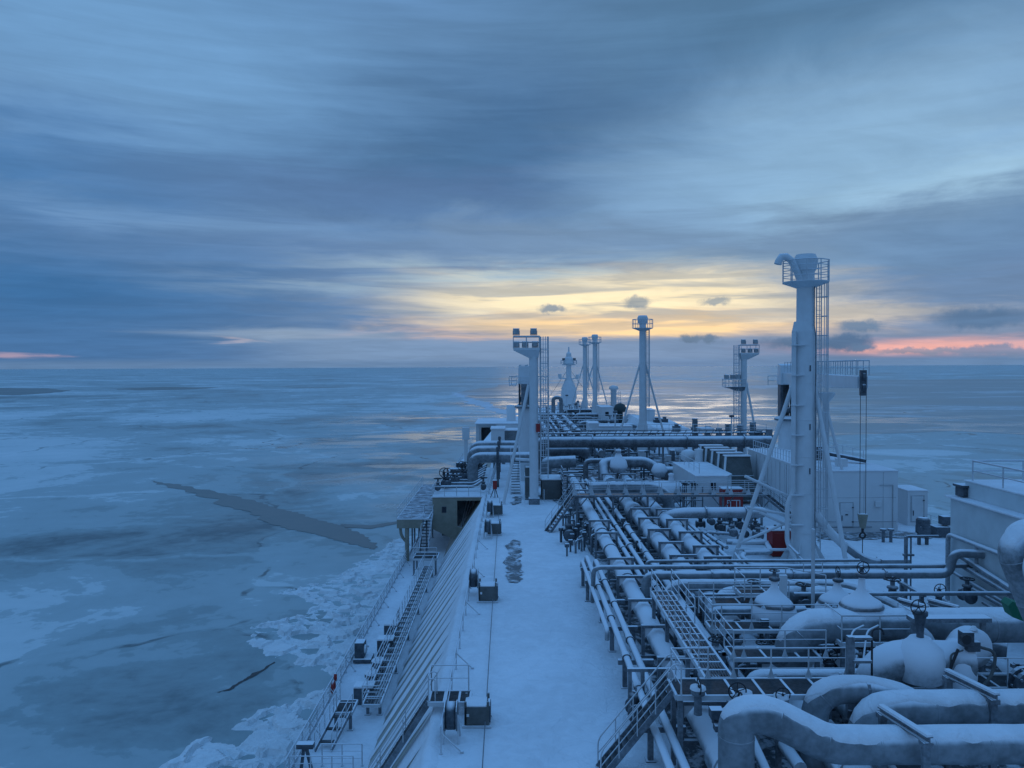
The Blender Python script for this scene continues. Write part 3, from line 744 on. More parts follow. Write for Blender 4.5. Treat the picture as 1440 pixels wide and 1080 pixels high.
def pipe(label, pts, r, mat='pipe', flanges=(), rad=None, n=14, group=None, cat='pipe', name='pipe'):
    """pts are corners; flanges are (point, axis) or (point, axis, scale)"""
    path = arc_path(pts, rad if rad else r*2.4) if len(pts) > 2 else [Vector(p) for p in pts]
    mb = MB(); mb.tube(path, r, n); o = mb.build(name, M[mat]); tag(o, label, cat, group)
    if mat in ('bigpipe', 'snowlag2') and r > 0.25 and path[0].y < 60:
        dense = [path[0]]
        for i in range(1, len(path)):
            k_ = max(1, int((path[i]-path[i-1]).length/0.16)); dense += [path[i-1].lerp(path[i], j/k_) for j in range(1, k_+1)]
        vs = []; rows = 0; JJ = 8; q = MB(); fs = []
        for i, p_ in enumerate(dense):
            d_ = (dense[min(i+1, len(dense)-1)] - dense[max(i-1, 0)]).normalized(); u_ = Vector((0,0,1)) - d_*d_.z; s_ = u_.length
            u_ = u_/s_ if s_ > 1e-4 else Vector((1,0,0)); w_ = d_.cross(u_)
            for side in range(-JJ, JJ+1):
                nA = mnoise.fractal(Vector((p_.x*0.9, p_.y*0.9+p_.z, (3.0 if side > 0 else 11.0)+r)), 0.8, 2, 5)
                A = math.radians(50)*min(1.0, s_*1.25)*(1 + 0.34*nA); an = A*side/JJ
                th = (0.025 + 0.045*r)*min(1.0, max(0.0, s_-0.25)*1.8)*(1 + 0.5*mnoise.noise(p_*1.3))
                rr = r + (th*(1-(abs(side)/JJ)**5) if abs(side) < JJ else -0.006)
                vs.append(p_ + (u_*math.cos(an) + w_*math.sin(an))*rr if s_ > 0.3 else p_)
        m_ = 2*JJ+1
        for i in range(len(dense)-1):
            for j in range(m_-1): fs.append((i*m_+j, i*m_+j+1, (i+1)*m_+j+1, (i+1)*m_+j)[::-1])
        q.add(vs, fs, True); q.build('snow_cap', M['snow'], o)
    if mat in ('bigpipe', 'snowlag2') and r > 0.4:
        L = 0.0
        for i in range(1, len(path)):
            a_, b_ = path[i-1], path[i]; seg = (b_-a_).length; d_ = (b_-a_).normalized()
            while L < seg:
                p_ = a_ + d_*L; q = MB(); q.tube([p_ - d_*0.035, p_ - d_*0.02, p_ + d_*0.02, p_ + d_*0.035], [r*1.0, r*1.022, r*1.022, r*1.0], n, False); q.build('lagging_band', M[mat], o); L += 1.55
            L -= seg
    for f in flanges: flange_on(o, f[0], f[1], r*(f[2] if len(f) > 2 else 1.35), mat='steel')
    return o
def handwheel(parent, c, R_, axis='Y', mat='wheel'):
    q = MB(); q.torus(c, R_, R_*0.085, axis, 20, 6); c = Vector(c)
    for k in range(5):
        t = 2*math.pi*k/5 + 0.3; a, b = R_*math.cos(t), R_*math.sin(t)
        d = Vector((a,0,b)) if axis=='Y' else Vector((0,a,b)) if axis=='X' else Vector((a,b,0))
        q.tube([c, c+d], R_*0.055, 5)
    q.lathe(c, [(R_*0.16,-R_*0.14),(R_*0.16,R_*0.14)], 8, axis)
    return q.build('handwheel', M[mat], parent)
def valve(label, c, s=1.0, axis='Y', wheel='Z', body='dark', group=None, snow=True, stem=0.7, wr=0.34):
    """flanged body, bonnet, stem and handwheel, standing on the pipe axis at c"""
    c = Vector(c); t = thing('valve', c, label, 'valve', group)
    q = MB(); q.lathe(c, [(0.0,-0.34*s),(0.30*s,-0.34*s),(0.30*s,-0.26*s),(0.20*s,-0.24*s),(0.25*s,0),(0.20*s,0.24*s),(0.30*s,0.26*s),(0.30*s,0.34*s),(0,0.34*s)], 14, axis)
    q.build('body', M[body], t)
    q = MB(); q.lathe(c, [(0.17*s,0.15*s),(0.15*s,0.42*s),(0.22*s,0.43*s),(0.22*s,0.50*s),(0.09*s,0.52*s),(0.09*s,stem*s)], 12); q.build('bonnet', M[body], t)
    wc = c + Vector((0, -0.12*s if wheel == 'Y' else 0, stem*s))
    q = MB(); q.tube([c + Vector((0,0,0.5*s)), c + Vector((0,0,(stem+0.12)*s))], 0.03*s, 6); q.build('stem', M['steel'], t)
    handwheel(t, wc, wr*s, wheel)
    return t
def snow_valve(label, c, r, hcone, axis='Y', wheel=True, wr=0.33, wheel_axis='Y', group=None, dz=0.0):
    """a lagged valve under a cone of snow, with its stem and handwheel sticking out"""
    c = Vector(c); t = thing('valve', c, label, 'valve', group)
    q = MB(); q.lathe(c, [(r*math.sin(a), -r*math.cos(a)) for a in [math.pi*k/10 for k in range(0, 8)]] + [(r*0.93, r*0.40),(r*0.78, r*0.66),(r*0.50, r*0.86),(0.26*r+0.04, r*1.02),(0.17, r*1.2),(0.13, r*1.2+hcone)], 22)
    random.seed(int(c.x*100))
    q.v = [(x+0.07*mnoise.noise(Vector((x*1.4,y*1.4,z*1.4))), y+0.07*mnoise.noise(Vector((x*1.4+9,y*1.4,z*1.4))), z+0.07*mnoise.noise(Vector((x*1.4,y*1.4+9,z*1.4)))) for x, y, z in q.v]
    q.build('body', M['snowlag'], t)
    top = c + Vector((0,0,r*1.2+hcone))
    q = MB(); q.lathe(top, [(0.20,-0.03),(0.24,0.0),(0.24,0.09),(0.10,0.12),(0.07,0.40)], 12); q.build('yoke', M['dark'], t)
    if wheel: handwheel(t, top + Vector((0, -0.14, 0.38)) if wheel_axis == 'Y' else top + Vector((0,0,0.42)), wr, wheel_axis)
    return t
M['snowlag'] = frosted('snow_crusted_lagging', (0.30, 0.32, 0.335), 0.6, -0.25, 0.9, band=0.18)

def hoop_proto(w, h, name_label, gusset=True):
    t = thing('pipe_support', (0,0,20), name_label, 'pipe support')
    q = MB(); q.beam((-w/2,0,20),( -w/2,0,20+h), 0.15, 0.12); q.build('post', M['steel'], t)
    q = MB(); q.beam(( w/2,0,20),( w/2,0,20+h), 0.15, 0.12); q.build('post', M['steel'], t)
    q = MB(); q.beam((-w/2-0.08,0,20+h),(w/2+0.08,0,20+h), 0.20, 0.13); q.build('crossbar', M['steel'], t)
    q = MB(); q.box(-w/2-0.12, w/2+0.12, -0.09, 0.09, 20+0.50, 20+0.66); q.build('saddle_beam', M['steel'], t)
    if gusset:
        for sx in (-1, 1):
            q = MB(); x = sx*(w/2-0.08)
            q.add([(x,-0.02,20+h-0.05),(x-sx*0.42,-0.02,20+h-0.05),(x,-0.02,20+h-0.55),(x,0.02,20+h-0.05),(x-sx*0.42,0.02,20+h-0.05),(x,0.02,20+h-0.55)],
                  [(0,1,2),(5,4,3),(0,3,4,1),(1,4,5,2),(2,5,3,0)]); q.build('gusset', M['plate'], t)
    return t

# ------------------------------------------------------------------ masts
def braces_on(parent, list_, r):
    for a, b in list_:
        q = MB(); q.tube([a, b], r, 10); q.box(a[0]-r*1.8, a[0]+r*1.8, a[1]-r*1.8, a[1]+r*1.8, a[2]-0.05, a[2]+0.12); q.build('brace', M['white'], parent)
def vent_mast(X, Y, label, H=21.85, goose=False, near=False, br=((-4.6,0),(4.2,0)), bh=14.3, group='vent masts'):
    t = thing('vent_mast', (X, Y, 20), label, 'mast', group)
    z = 20
    q = MB()
    if near:
        q.lathe((X-0.14, Y, z), [(1.15,0),(0.95,0.9),(0.78,1.7),(0.78,16.4)], 28); q.lathe((X, Y, z), [(0.64,16.0),(0.62,17.0),(0.60,H-1.25)], 28)
        q.lathe((X-0.14, Y, z), [(0.78,16.4),(0.64,17.1)], 28)
    else:
        q.lathe((X, Y, z), [(1.05,0),(0.85,1.0),(0.80,4.6),(0.56,5.6),(0.52,H-1.25)], 20)
    q.build('column', M['white'], t)
    q = MB(); q.lathe((X, Y, z), [(0.60,H-1.35),(0.62,H-1.25),(0.72,H-1.1),(0.84,H-0.42),(0.66,H-0.03),(0.25,H)], 24 if near else 14, 'Z', not near); q.build('vent_head', M['white'], t)
    q = MB(); fl = H-1.95
    q.lathe((X, Y, z), [(0.6,fl-0.45),(1.1,fl-0.25),(1.62,fl-0.06),(1.62,fl),(0.6,fl)], 10 if near else 8, 'Z', False); pl_ = q.build('platform', M['white'], t)
    k = 10
    pts = [(X+1.58*math.cos(2*math.pi*i/k), Y+1.58*math.sin(2*math.pi*i/k), z+fl) for i in range(k)]
    rr = rails_on(t, pts, h=1.45 if near else 1.3, mids=3 if near else 1, sp=1.0, r=0.035 if near else 0.045, near=near, closed=True)
    ladder_on(t, (X+(0.95 if near else 0.72), Y-(0.0 if near else 0.3), z), z+0.3 if near else z+5.5, z+fl, 0.42, (0.35,-1), True, cg=1.0 if near else 0.6)
    for d in br: braces_on(t, [((X+d[0], Y+d[1], z), (X+(-0.45 if d[0] < 0 else 0.45), Y, z+bh))], 0.16 if near else 0.15)
    return t
mB = vent_mast(20.75, 54.5, 'tallest, nearest white vent mast, with a gooseneck pipe at its head', goose=True, near=True, br=((-5.05,0.1),(1.95,-2.6)), bh=13.9)
X, Y = 20.75, 54.5
q = MB(); q.tube([(X-0.35,Y-0.3,20+19.6),(X-0.75,Y-0.35,20+20.6),(X-1.15,Y-0.4,20+21.35),(X-1.5,Y-0.4,20+21.62),(X-1.85,Y-0.4,20+21.6),(X-2.05,Y-0.4,20+21.3),(X-2.1,Y-0.4,20+21.1)], [0.24,0.25,0.24,0.24,0.24,0.25,0.27], 12); q.build('gooseneck', M['white'], mB)
q = MB(); q.tube(arc_path([(X-1.0,Y-0.55,20+16.4),(X-1.05,Y-0.6,20+5.7),(X-1.05,Y-0.6,20+5.1),(X-1.45,Y-0.6,20+4.3),(X-1.45,Y-0.6,20+1.6),(X-0.9,Y-1.1,20+0.2)], 0.35), 0.16, 10); q.build('drain_pipe', M['white'], mB)
for k in range(7):
    q = MB(); q.box(X-1.25, X-0.35, Y-0.86, Y-0.62, 20+2.8+k*2.1, 20+2.87+k*2.1); q.build('bracket', M['white'], mB)
for a, b in (((X-4.1,Y,20+3.95),(X-0.9,Y,20+3.35)), ((X-3.2,Y,20+3.6),(X-0.9,Y,20+2.5)), ((X-4.6,Y,20+1.4),(X-0.9,Y,20+3.0)), ((X-4.3,Y-0.2,20+6.2),(X-0.9,Y,20+4.6)), ((X-4.9,Y,20+0.95),(X-0.9,Y-0.2,20+0.95))):
    q = MB(); q.tube([a, b], 0.10, 8); q.build('strut', M['white'], mB)
for k in range(6):
    a_ = 2*math.pi*k/6; q = MB(); c_, s_ = math.cos(a_), math.sin(a_)
    q.add([(X-0.14+0.75*c_-0.03*s_, Y+0.75*s_+0.03*c_, 20),(X-0.14+1.75*c_-0.03*s_, Y+1.75*s_+0.03*c_, 20),(X-0.14+0.75*c_-0.03*s_, Y+0.75*s_+0.03*c_, 20+1.7),
           (X-0.14+0.75*c_+0.03*s_, Y+0.75*s_-0.03*c_, 20),(X-0.14+1.75*c_+0.03*s_, Y+1.75*s_-0.03*c_, 20),(X-0.14+0.75*c_+0.03*s_, Y+0.75*s_-0.03*c_, 20+1.7)],
          [(0,1,2),(5,4,3),(0,3,4,1),(1,4,5,2),(2,5,3,0)]); q.build('base_gusset', M['white'], mB)
for z_ in (2.2, 5.0, 7.6, 10.2, 12.8, 15.4):
    q = MB(); q.lathe((X-0.14,Y,20+z_), [(0.775,-0.02),(0.80,-0.01),(0.80,0.01),(0.775,0.02)], 28); q.build('weld_seam', M['white'], mB)
q = MB(); q.tube([(X+0.45,Y-0.72,20.3),(X+0.45,Y-0.72,36.0),(X+0.40,Y-0.60,36.8),(X+0.40,Y-0.60,39.6)], 0.035, 6); q.build('cable', M['steel'], mB)
for z_ in (6.4, 9.5, 13.6):      # step holes in the column
    q = MB(); q.box(X+0.02, X+0.10, Y-0.80, Y-0.74, 20+z_, 20+z_+0.42); q.build('slot', M['dark'], mB)
vent_mast(20.2, 119.0, 'slender white vent mast with a railed top, standing alone beyond the long cross pipes')
vent_mast(20.35, 189.0, 'right-hand one of the two distant white vent masts standing close together, slightly taller')
vent_mast(19.5, 206.0, 'left-hand one of the two distant white vent masts, farthest and lowest of the vent masts', H=21.85)

def floodlight(parent, c, s=0.62, yaw=0.0, tilt=0.3):
    q = MB(); x, y, z = c
    q.add([(x+a*s*w_, y+yy*s, z+s*(0.52+b*h_)) for yy, w_, h_ in ((-0.32,0.34,0.36),(0.30,0.46,0.44)) for a, b in ((-1,-1),(1,-1),(1,1),(-1,1))], [(0,1,2,3),(7,6,5,4),(0,4,5,1),(1,5,6,2),(2,6,7,3),(3,7,4,0)])
    q.box(x-s*0.5, x-s*0.44, y-0.04, y+0.04, z, z+s*0.6); q.box(x+s*0.44, x+s*0.5, y-0.04, y+0.04, z, z+s*0.6); q.box(x-s*0.5, x+s*0.5, y-0.05, y+0.05, z-0.03, z+0.03)
    o = q.build('floodlight', M['lampbox'], parent)
    q = MB(); q.lathe((x, y+s*0.31, z+s*0.55), [(0.0,0.0),(s*0.36,0.0),(s*0.36,0.04),(0,0.04)], 12, 'Y', False); q.build('lens', M['glass'], o)
def light_mast(X, Y, sgn, label, lower=False, near=True):
    """sgn -1: lamp platform reaches to the left"""
    t = thing('light_mast', (X, Y, 20), label, 'light mast', None)
    q = MB(); q.lathe((X, Y, 20), [(0.46,0.0),(0.46,15.9)], 20); q.build('column', M['white'], t)
    q = MB(); q.box(X-0.55, X+0.55, Y-0.55, Y+0.55, 20, 20.65); q.build('base', M['steel'], t)
    fl = 20+15.9; x0, x1 = (X-2.05, X+0.6) if sgn < 0 else (X-0.6, X+2.05)
    q = MB()
    xa, xb = (x0, X+0.5*-sgn*1.0) 
    q.add([(x0,Y-0.8,fl),(x1,Y-0.8,fl),(x1,Y+0.8,fl),(x0,Y+0.8,fl),(X-0.5,Y-0.4,fl-1.0),(X+0.5,Y-0.4,fl-1.0),(X+0.5,Y+0.4,fl-1.0),(X-0.5,Y+0.4,fl-1.0),
           (x0,Y-0.8,fl-0.22),(x1,Y-0.8,fl-0.22),(x1,Y+0.8,fl-0.22),(x0,Y+0.8,fl-0.22)],
          [(0,1,2,3),(0,8,9,1),(1,9,10,2),(2,10,11,3),(3,11,8,0),(8,4,5,9),(9,5,6,10),(10,6,7,11),(11,7,4,8),(4,7,6,5)]); q.build('platform', M['white'], t)
    rails_on(t, [(x0,Y-0.78,fl),(x1,Y-0.78,fl),(x1,Y+0.78,fl),(x0,Y+0.78,fl)], h=1.15, mids=1, sp=1.3, r=0.045, near=near, closed=True)
    xs_ = sorted([X+sgn*1.75, X+sgn*0.85, X-sgn*0.15])
    for xx in xs_: floodlight(t, (xx, Y-0.35, fl+0.05), 0.66)
    q = MB(); q.beam((x0,Y,fl+1.2),(x1,Y,fl+1.2),0.12); q.build('lamp_bar', M['white'], t)
    for xx in (X+sgn*1.75, X-sgn*0.02): floodlight(t, (xx, Y, fl+1.32), 0.72)
    lx = X - sgn*1.05
    ladder_on(t, (lx, Y, 20), 20+2.6, fl+1.15, 0.80, (-sgn*0.25,-1), True, rung=0.45, cg=0.7, th=1.7)
    q = MB()
    for k in range(6): q.beam((X-sgn*0.4,Y,20+3+k*2.5),(lx,Y,20+3+k*2.5),0.07)
    q.build('ladder_bracket', M['white'], t)
    if near:
        fx = -0.94
        braces_on(t, [((fx,Y-0.1,20),(X-0.5,Y,32.2))], 0.17)
        q = MB(); q.tube([(0.30,Y,24.6),(X-0.4,Y,24.5)], 0.16, 10); q.build('strut', M['white'], t)
        braces_on(t, [((X+0.2,Y+7,20),(X,Y+0.4,32.2))], 0.15)
    else:
        braces_on(t, [((X+2.6,Y,20),(X+0.4,Y,31.5)), ((X+1.7,Y+5,20),(X+0.4,Y+0.3,31.5))], 0.16)
    if lower:
        f2 = 20+10.9; xa = X-2.9
        q = MB(); q.add([(xa,Y-0.9,f2),(X,Y-0.9,f2),(X,Y+0.9,f2),(xa,Y+0.9,f2),(X-1.0,Y-0.4,f2-0.6),(X,Y-0.4,f2-0.6),(X,Y+0.4,f2-0.6),(X-1.0,Y+0.4,f2-0.6)],
             [(0,1,2,3),(0,4,5,1),(1,5,6,2),(2,6,7,3),(3,7,4,0),(4,7,6,5)]); q.build('platform', M['steel'], t)
        rails_on(t, [(xa,Y-0.9,f2),(X,Y-0.9,f2),(X,Y+0.9,f2),(xa,Y+0.9,f2)], h=1.1, mids=1, sp=1.0, r=0.05, near=False, closed=True)
        for xx in (xa+0.4, xa+1.3, xa+2.1): floodlight(t, (xx, Y, f2+1.1), 0.75)
    return t
lm = light_mast(2.2, 78.2, -1, 'white light mast with five floodlights, rising from the open snowy deck')
q = MB(); q.box(2.42, 2.82, 77.62, 77.82, 27.4, 28.25); q.build('red_box', M['red'], lm)
light_mast(34.3, 114.0, 1, 'white light mast with two lamp platforms, far off on the right side of the ship', lower=True, near=False)

# bow mast
t = thing('bow_mast', (18.3, 248, 20), 'stout white bow mast with crossed arms at the far end of the ship', 'mast')
q = MB(); q.lathe((18.3,248,20), [(2.3,0),(2.3,1.2),(1.75,1.3),(2.55,4.0),(2.35,7.2),(1.5,9.2),(0.85,10.4),(0.8,14.5)], 16); q.build('column', M['white'], t)
q = MB(); q.box(15.2,21.3,247.2,248.8,30.0,30.4); q.box(14.9,15.9,247,249,30.4,31.6); q.box(20.6,21.5,247,249,30.4,31.4); q.build('lower_arm', M['white'], t)
q = MB(); q.box(16.2,20.4,247.2,248.8,34.4,34.8); q.lathe((18.3,248,20),[(0.8,14.5),(1.9,15.0),(1.4,16.6),(0.9,17.2),(0.8,18.2),(0.25,18.8),(0.2,20.3)],12,'Z',False); q.build('lantern_tier', M['white'], t)
rails_on(t, [(15.8,246.8,34.8),(20.8,246.8,34.8),(20.8,249.2,34.8),(15.8,249.2,34.8)], h=1.2, mids=1, r=0.06, near=False, closed=True)
for dx_ in (-1.7, 1.8):
    q = MB(); q.lathe((18.3+dx_,247.6,35.8),[(0.0,0),(0.45,0),(0.45,0.9),(0,0.9)],10); q.build('lantern', M['dark'], t)
q = MB()
for dx_ in (-9, 10): q.tube([(18.3,248,33.5),(18.3+dx_,250,20)], 0.05, 4)
q.build('stay', M['steel'], t)

# ------------------------------------------------------------------ deck cranes
def crane(X, Y, yaw, L, zped, label, hook=True, jib_h=13.3, k=0.8):
    """pedestal, slewing ring, winch house, cab and box jib; jib leaves along local +Y turned by yaw"""
    t = thing('deck_crane', (X, Y, 20), label, 'crane')
    c, s = math.cos(yaw), math.sin(yaw)
    def L2(x, y, z): return (X + x*c - y*s, Y + x*s + y*c, 20+z)
    def bx(q, x0, x1, y0, y1, z0, z1):
        vs = [L2(a, b, cc) for cc in (z0, z1) for a, b in ((x0,y0),(x1,y0),(x1,y1),(x0,y1))]
        q.add(vs, [(0,3,2,1),(4,5,6,7),(0,1,5,4),(1,2,6,5),(2,3,7,6),(3,0,4,7)])
    q = MB(); q.lathe((X,Y,20), [(1.35*k,0),(1.15*k,1.0),(1.05*k,4.0),(1.0*k,zped)], 22); q.build('pedestal', M['white'], t)
    q = MB(); q.lathe((X,Y,20), [(1.25*k,zped-0.1),(1.55*k,zped-0.05),(1.55*k,zped+0.15),(1.0*k,zped+0.4)], 22,'Z',False); q.build('slewing_ring', M['steel'], t)
    top = jib_h
    for sx_ in (-1, 1):
        q = MB(); bx(q, sx_*0.62-0.12, sx_*0.62+0.12, -0.8, 0.6, zped+0.3, top-0.9); q.build('side_plate', M['dark'], t)
    q = MB(); q.lathe(L2(0,0.1,zped+1.0), [(0.55,-0.6),(0.55,-0.5),(0.32,-0.48),(0.32,0.48),(0.55,0.5),(0.55,0.6)], 14, 'X'); q.build('winch_drum', M['dark'], t)
    q = MB(); bx(q, -0.45, 0.45, -1.5, -0.9, zped+0.4, top-1.3); q.build('motor_box', M['steel'], t)
    q = MB(); q.add([L2(a,b,z) for a,b,z in ((-0.8,-1.1,top-1.3),(0.8,-1.1,top-1.3),(0.8,0.9,top-1.3),(-0.8,0.9,top-1.3),(-0.75,-0.8,top+0.9),(0.75,-0.8,top+0.9),(0.75,0.5,top+0.75),(-0.75,0.5,top+0.75))],
          [(0,3,2,1),(4,5,6,7),(0,1,5,4),(1,2,6,5),(2,3,7,6),(3,0,4,7)]); q.build('machine_house', M['white'], t, 0.05)
    # jib: box girder tapering to the tip
    q = MB(); vs = []
    for y, hw, z0, z1 in ((0.6,0.55,top-1.2,top-0.05),(L*0.5,0.5,top-1.25,top-0.05),(L,0.38,top-0.95,top-0.1)):
        vs += [L2(-hw,y,z0), L2(hw,y,z0), L2(hw,y,z1), L2(-hw,y,z1)]
    fs = [(0,1,2,3),(11,10,9,8)] + [(i*4+j, (i+1)*4+j, (i+1)*4+(j+1)%4, i*4+(j+1)%4) for i in (0,1) for j in range(4)]
    q.add(vs, fs); q.build('jib', M['white'], t, 0.03)
    rails_on(t, [L2(-0.45,1.2,top), L2(-0.45,L,top), L2(0.45,L,top), L2(0.45,1.2,top)], h=1.05, mids=1, sp=1.35, r=0.032, near=True)
    rails_on(t, [L2(-1.6,-1.6,top-1.4), L2(1.6,-1.6,top-1.4)], h=1.0, mids=1, sp=1.0, r=0.04, near=False)
    q = MB(); bx(q, -1.9, -1.0, -1.7, 0.4, top-1.5, top-1.36); q.build('step', M['white'], t)
    rails_on(t, [L2(-1.0,-1.7,top-1.36), L2(-1.9,-1.7,top-1.36), L2(-1.9,0.4,top-1.36)], h=1.0, mids=1, sp=1.0, r=0.035, near=False)
    if hook:
        q = MB(); q.lathe(L2(0,L+0.1,top-0.15), [(0.32,-0.12),(0.36,-0.08),(0.36,0.08),(0.32,0.12)], 14,'X'); q.lathe(L2(0,L+0.18,top-0.95), [(0.3,-0.12),(0.34,0),(0.3,0.12)], 14,'X'); bx(q,-0.2,0.2,L-0.1,L+0.3,top-1.5,top+0.35); q.build('head_sheaves', M['dark'], t)
        zb = 3.2
        for k in (-1, 1):
            q = MB(); q.tube([L2(k*0.2, L+0.2, top-1.2), L2(k*0.2, L+0.2, zb)], 0.02, 6); q.build('wire', M['wheel'], t)
        q = MB(); q.add([L2(a,b,z) for a,b,z in ((-0.16,L+0.02,zb-1.05),(0.16,L+0.02,zb-1.05),(0.16,L+0.38,zb-1.05),(-0.16,L+0.38,zb-1.05),(-0.33,L-0.02,zb),(0.33,L-0.02,zb),(0.33,L+0.42,zb),(-0.33,L+0.42,zb))],
          [(0,3,2,1),(4,5,6,7),(0,1,5,4),(1,2,6,5),(2,3,7,6),(3,0,4,7)]); q.build('hook_block', M['beige'], t, 0.04)
        q = MB(); q.tube([L2(0,L+0.2,zb-1.0),L2(0,L+0.2,zb-1.35)],0.10,8)
        q.torus(L2(0,L+0.2,zb-1.58), 0.20, 0.07, 'Y', 14, 6); q.build('hook', M['wheel'], t)
        q = MB(); q.tube([L2(0,L+0.2,zb-1.75), L2(0,L+0.2,0.12)], 0.03, 5); q.lathe(L2(0,L+0.2,0.12),[(0.07,0),(0.09,0.08),(0.05,0.2)],8); q.build('chain', M['wheel'], t)
    return t
cx0, cy0 = 28.9, 81.0; tipx, tipy = 25.5, 56.0
crane(cx0, cy0, math.atan2(-(tipx-cx0), tipy-cy0), math.hypot(tipx-cx0, tipy-cy0), 8.3, 'white deck crane whose railed jib carries a hanging hook')
crane(1.55, 95.0, 0.0, 20.0, 9.0, 'white pedestal deck crane standing behind the light mast, left of the pipe rows', hook=False, jib_h=13.2)
# rest for the jib, on the roof of the white house
t = thing('jib_rest', (26.75, 65.6, 25.2), 'white four-legged jib rest under the crane arm on the house roof', 'crane rest')
q = MB(); q.lathe((26.75,65.6,25.2), [(0.28,0),(0.28,5.7),(0.75,6.3),(0.75,6.5)], 14); q.build('post', M['white'], t)
for a, b in ((1.7,0.9),(1.0,-1.0),(-1.0,1.5)):
    q = MB(); q.tube([(26.75+a,65.6+b,25.2),(26.75,65.6,25.2+5.5)], 0.12, 8); q.build('leg', M['white'], t)
q = MB(); q.tube([(26.75,65.6,27.0),(28.1,66.3,27.0)],0.07,6); q.build('tie', M['white'], t)
ladder_on(t, (26.2,65.2,25.2), 25.2, 31, 0.4, (0,-1), False)
# ------------------------------------------------------------------ pipe rows running along the deck
YN, YF = 21.0, 87.5
def hband(h, px, py, D): pass
A_X, B_X, C_X = 6.75, 10.6, 12.65
def lagged_run(label, X, h, r, y0, y1, extra=()):
    """a long pipe with slightly thicker lagged spans and clamps"""
    pts = [(X, y0, 20+h), (X, y1, 20+h)]
    mb = MB(); y = y0; path = []; rs = []
    while y < y1:
        path.append((X + 0.02*math.sin(y), y, 20+h)); rs.append(r*(1+0.045*mnoise.noise(Vector((y*0.5, X, 0))))); y += 0.7
    path.append((X, y1, 20+h)); rs.append(r)
    mb.tube(path, rs, 20); o = mb.build('pipe', M['pipe']); tag(o, label, 'pipe', 'long snow-covered pipes along the deck')
    for yy, w, k in extra:
        q = MB(); q.lathe((X, yy, 20+h), [(r*0.9,-w/2),(r*k,-w/2+0.04),(r*k,w/2-0.04),(r*0.9,w/2)], 20, 'Y'); q.build('collar', M['pipe'], o)
        q = MB(); q.lathe((X, yy-w/2-0.05, 20+h), [(r*1.02,-0.05),(r*k*1.04,-0.05),(r*k*1.04,0.05),(r*1.02,0.05)], 20, 'Y', False); q.build('flange', M['steel'], o)
    return o
lagged_run('wide snow-covered pipe nearest the open deck, seen through dark hoop frames', A_X, 1.30, 0.46, YN, YF, ((58.4,0.9,1.14),(46.0,1.6,1.12),(53.0,0.5,1.1)))
lagged_run('wide snow-covered middle pipe with a thick collar, left of its twin under the hoops', B_X, 1.30, 0.58, 23.5, YF, ((57.2,1.9,1.28),(66.5,2.2,1.35),(84.0,3.0,1.25)))
lagged_run('wide snow-covered pipe farthest right of the three hooped pipes', C_X, 1.30, 0.56, 27.5, YF, ((64.5,1.4,1.2),(44,1.2,1.15)))
hp = hoop_proto(1.5, 2.0, '')
def hoops(proto, X, ys, text):
    for i, y in enumerate(ys):
        o = proto if (i == 0 and not proto.get('used')) else copy_tree(proto)
        proto['used'] = 1
        o.location = (X, y, 20)
        o['label'] = text % ORD[i]; o['group'] = 'hoop frames over the snow-covered pipes'
hoops(hp, A_X, [27.2, 31.4, 35.3, 39.3, 43.7, 47.9, 55.3, 59.7, 70.5, 74.5, 79.0, 84.0], 'dark steel hoop frame, %s one over the pipe by the open deck')
hpb = copy_tree(hp); hpb.scale = (1.02, 1, 1.1)
hpb['used'] = 0
hoops(hpb, B_X, [30.5, 35.0, 39.4, 43.6, 47.7, 51.3, 55.4, 59.6, 63.6, 71.5, 75.6, 79.8, 84.2], 'dark steel hoop frame, %s one over the middle wide pipe')
hoops(copy_tree(hpb), C_X, [31.0, 36.0, 43.0, 47.3, 50.2, 54.5, 59.0, 63.3, 71.3, 75.4, 79.6, 84.0, 87.0], 'dark steel hoop frame, %s one over the right-hand wide pipe')
for o in list(COL.objects):
    if 'used' in o: del o['used']
for o in list(COL.objects):
    if o.get('category') == 'pipe support' and o.get('label') == '': pass

def small_run(label, pts, r, clampy=(), mat='pipe', group='narrow pipes along the deck'):
    o = pipe(label, pts, r, mat, rad=0.35, n=12, group=group)
    for y, k in clampy:
        X, h = pts[len(pts)//2][0], pts[len(pts)//2][2]
        q = MB(); q.lathe((X, y, h), [(r*0.9,-0.35),(r*k,-0.22),(r*k,0.22),(r*0.9,0.30)], 12, 'Y'); q.build('joint', M['pipe'], o)
        q = MB(); q.torus((X, y-0.26, h), r*k, 0.035, 'Y', 14, 5); q.build('clamp', M['dark'], o)
    return o
small_run('leftmost narrow pipe of the row, resting on short posts at the deck edge', [(4.50,36.6,20+0.9),(4.50,36.6,21.4),(4.50,49.6,21.4),(4.50,50.2,20.9)], 0.115)
small_run('narrow pipe second from the left, ending in a cut upturned end', [(4.9,21.0,21.4),(4.9,50.8,21.4),(4.9,51.6,20.4)], 0.14, ((44,1.18),(38.5,1.2),(33.2,1.25),(30.0,1.25)))
small_run('narrow pipe third from the left beside the hooped pipe', [(5.38,21.0,21.4),(5.38,49.8,21.4),(5.38,50.6,20.6)], 0.15, ((45,1.18),(40.8,1.18),(35.4,1.18)))
small_run('narrow middle pipe with one clamped joint, right of the nearest hooped pipe', [(7.70,26,21.3),(7.70,86,21.3)], 0.16, ((59.0,1.55),(48.0,1.15),(53.5,1.15)))
small_run('narrow middle pipe running between its two neighbours with a collar', [(8.25,26,21.3),(8.25,86,21.3)], 0.16, ((54.0,1.75),(61.0,1.15),(44,1.3)))
small_run('narrow pipe left of the middle wide pipe, with two strapped joints', [(9.05,24,21.3),(9.05,87,21.3)], 0.205, ((60.5,1.55),(57.8,1.2),(52,1.12),(83,1.5)))
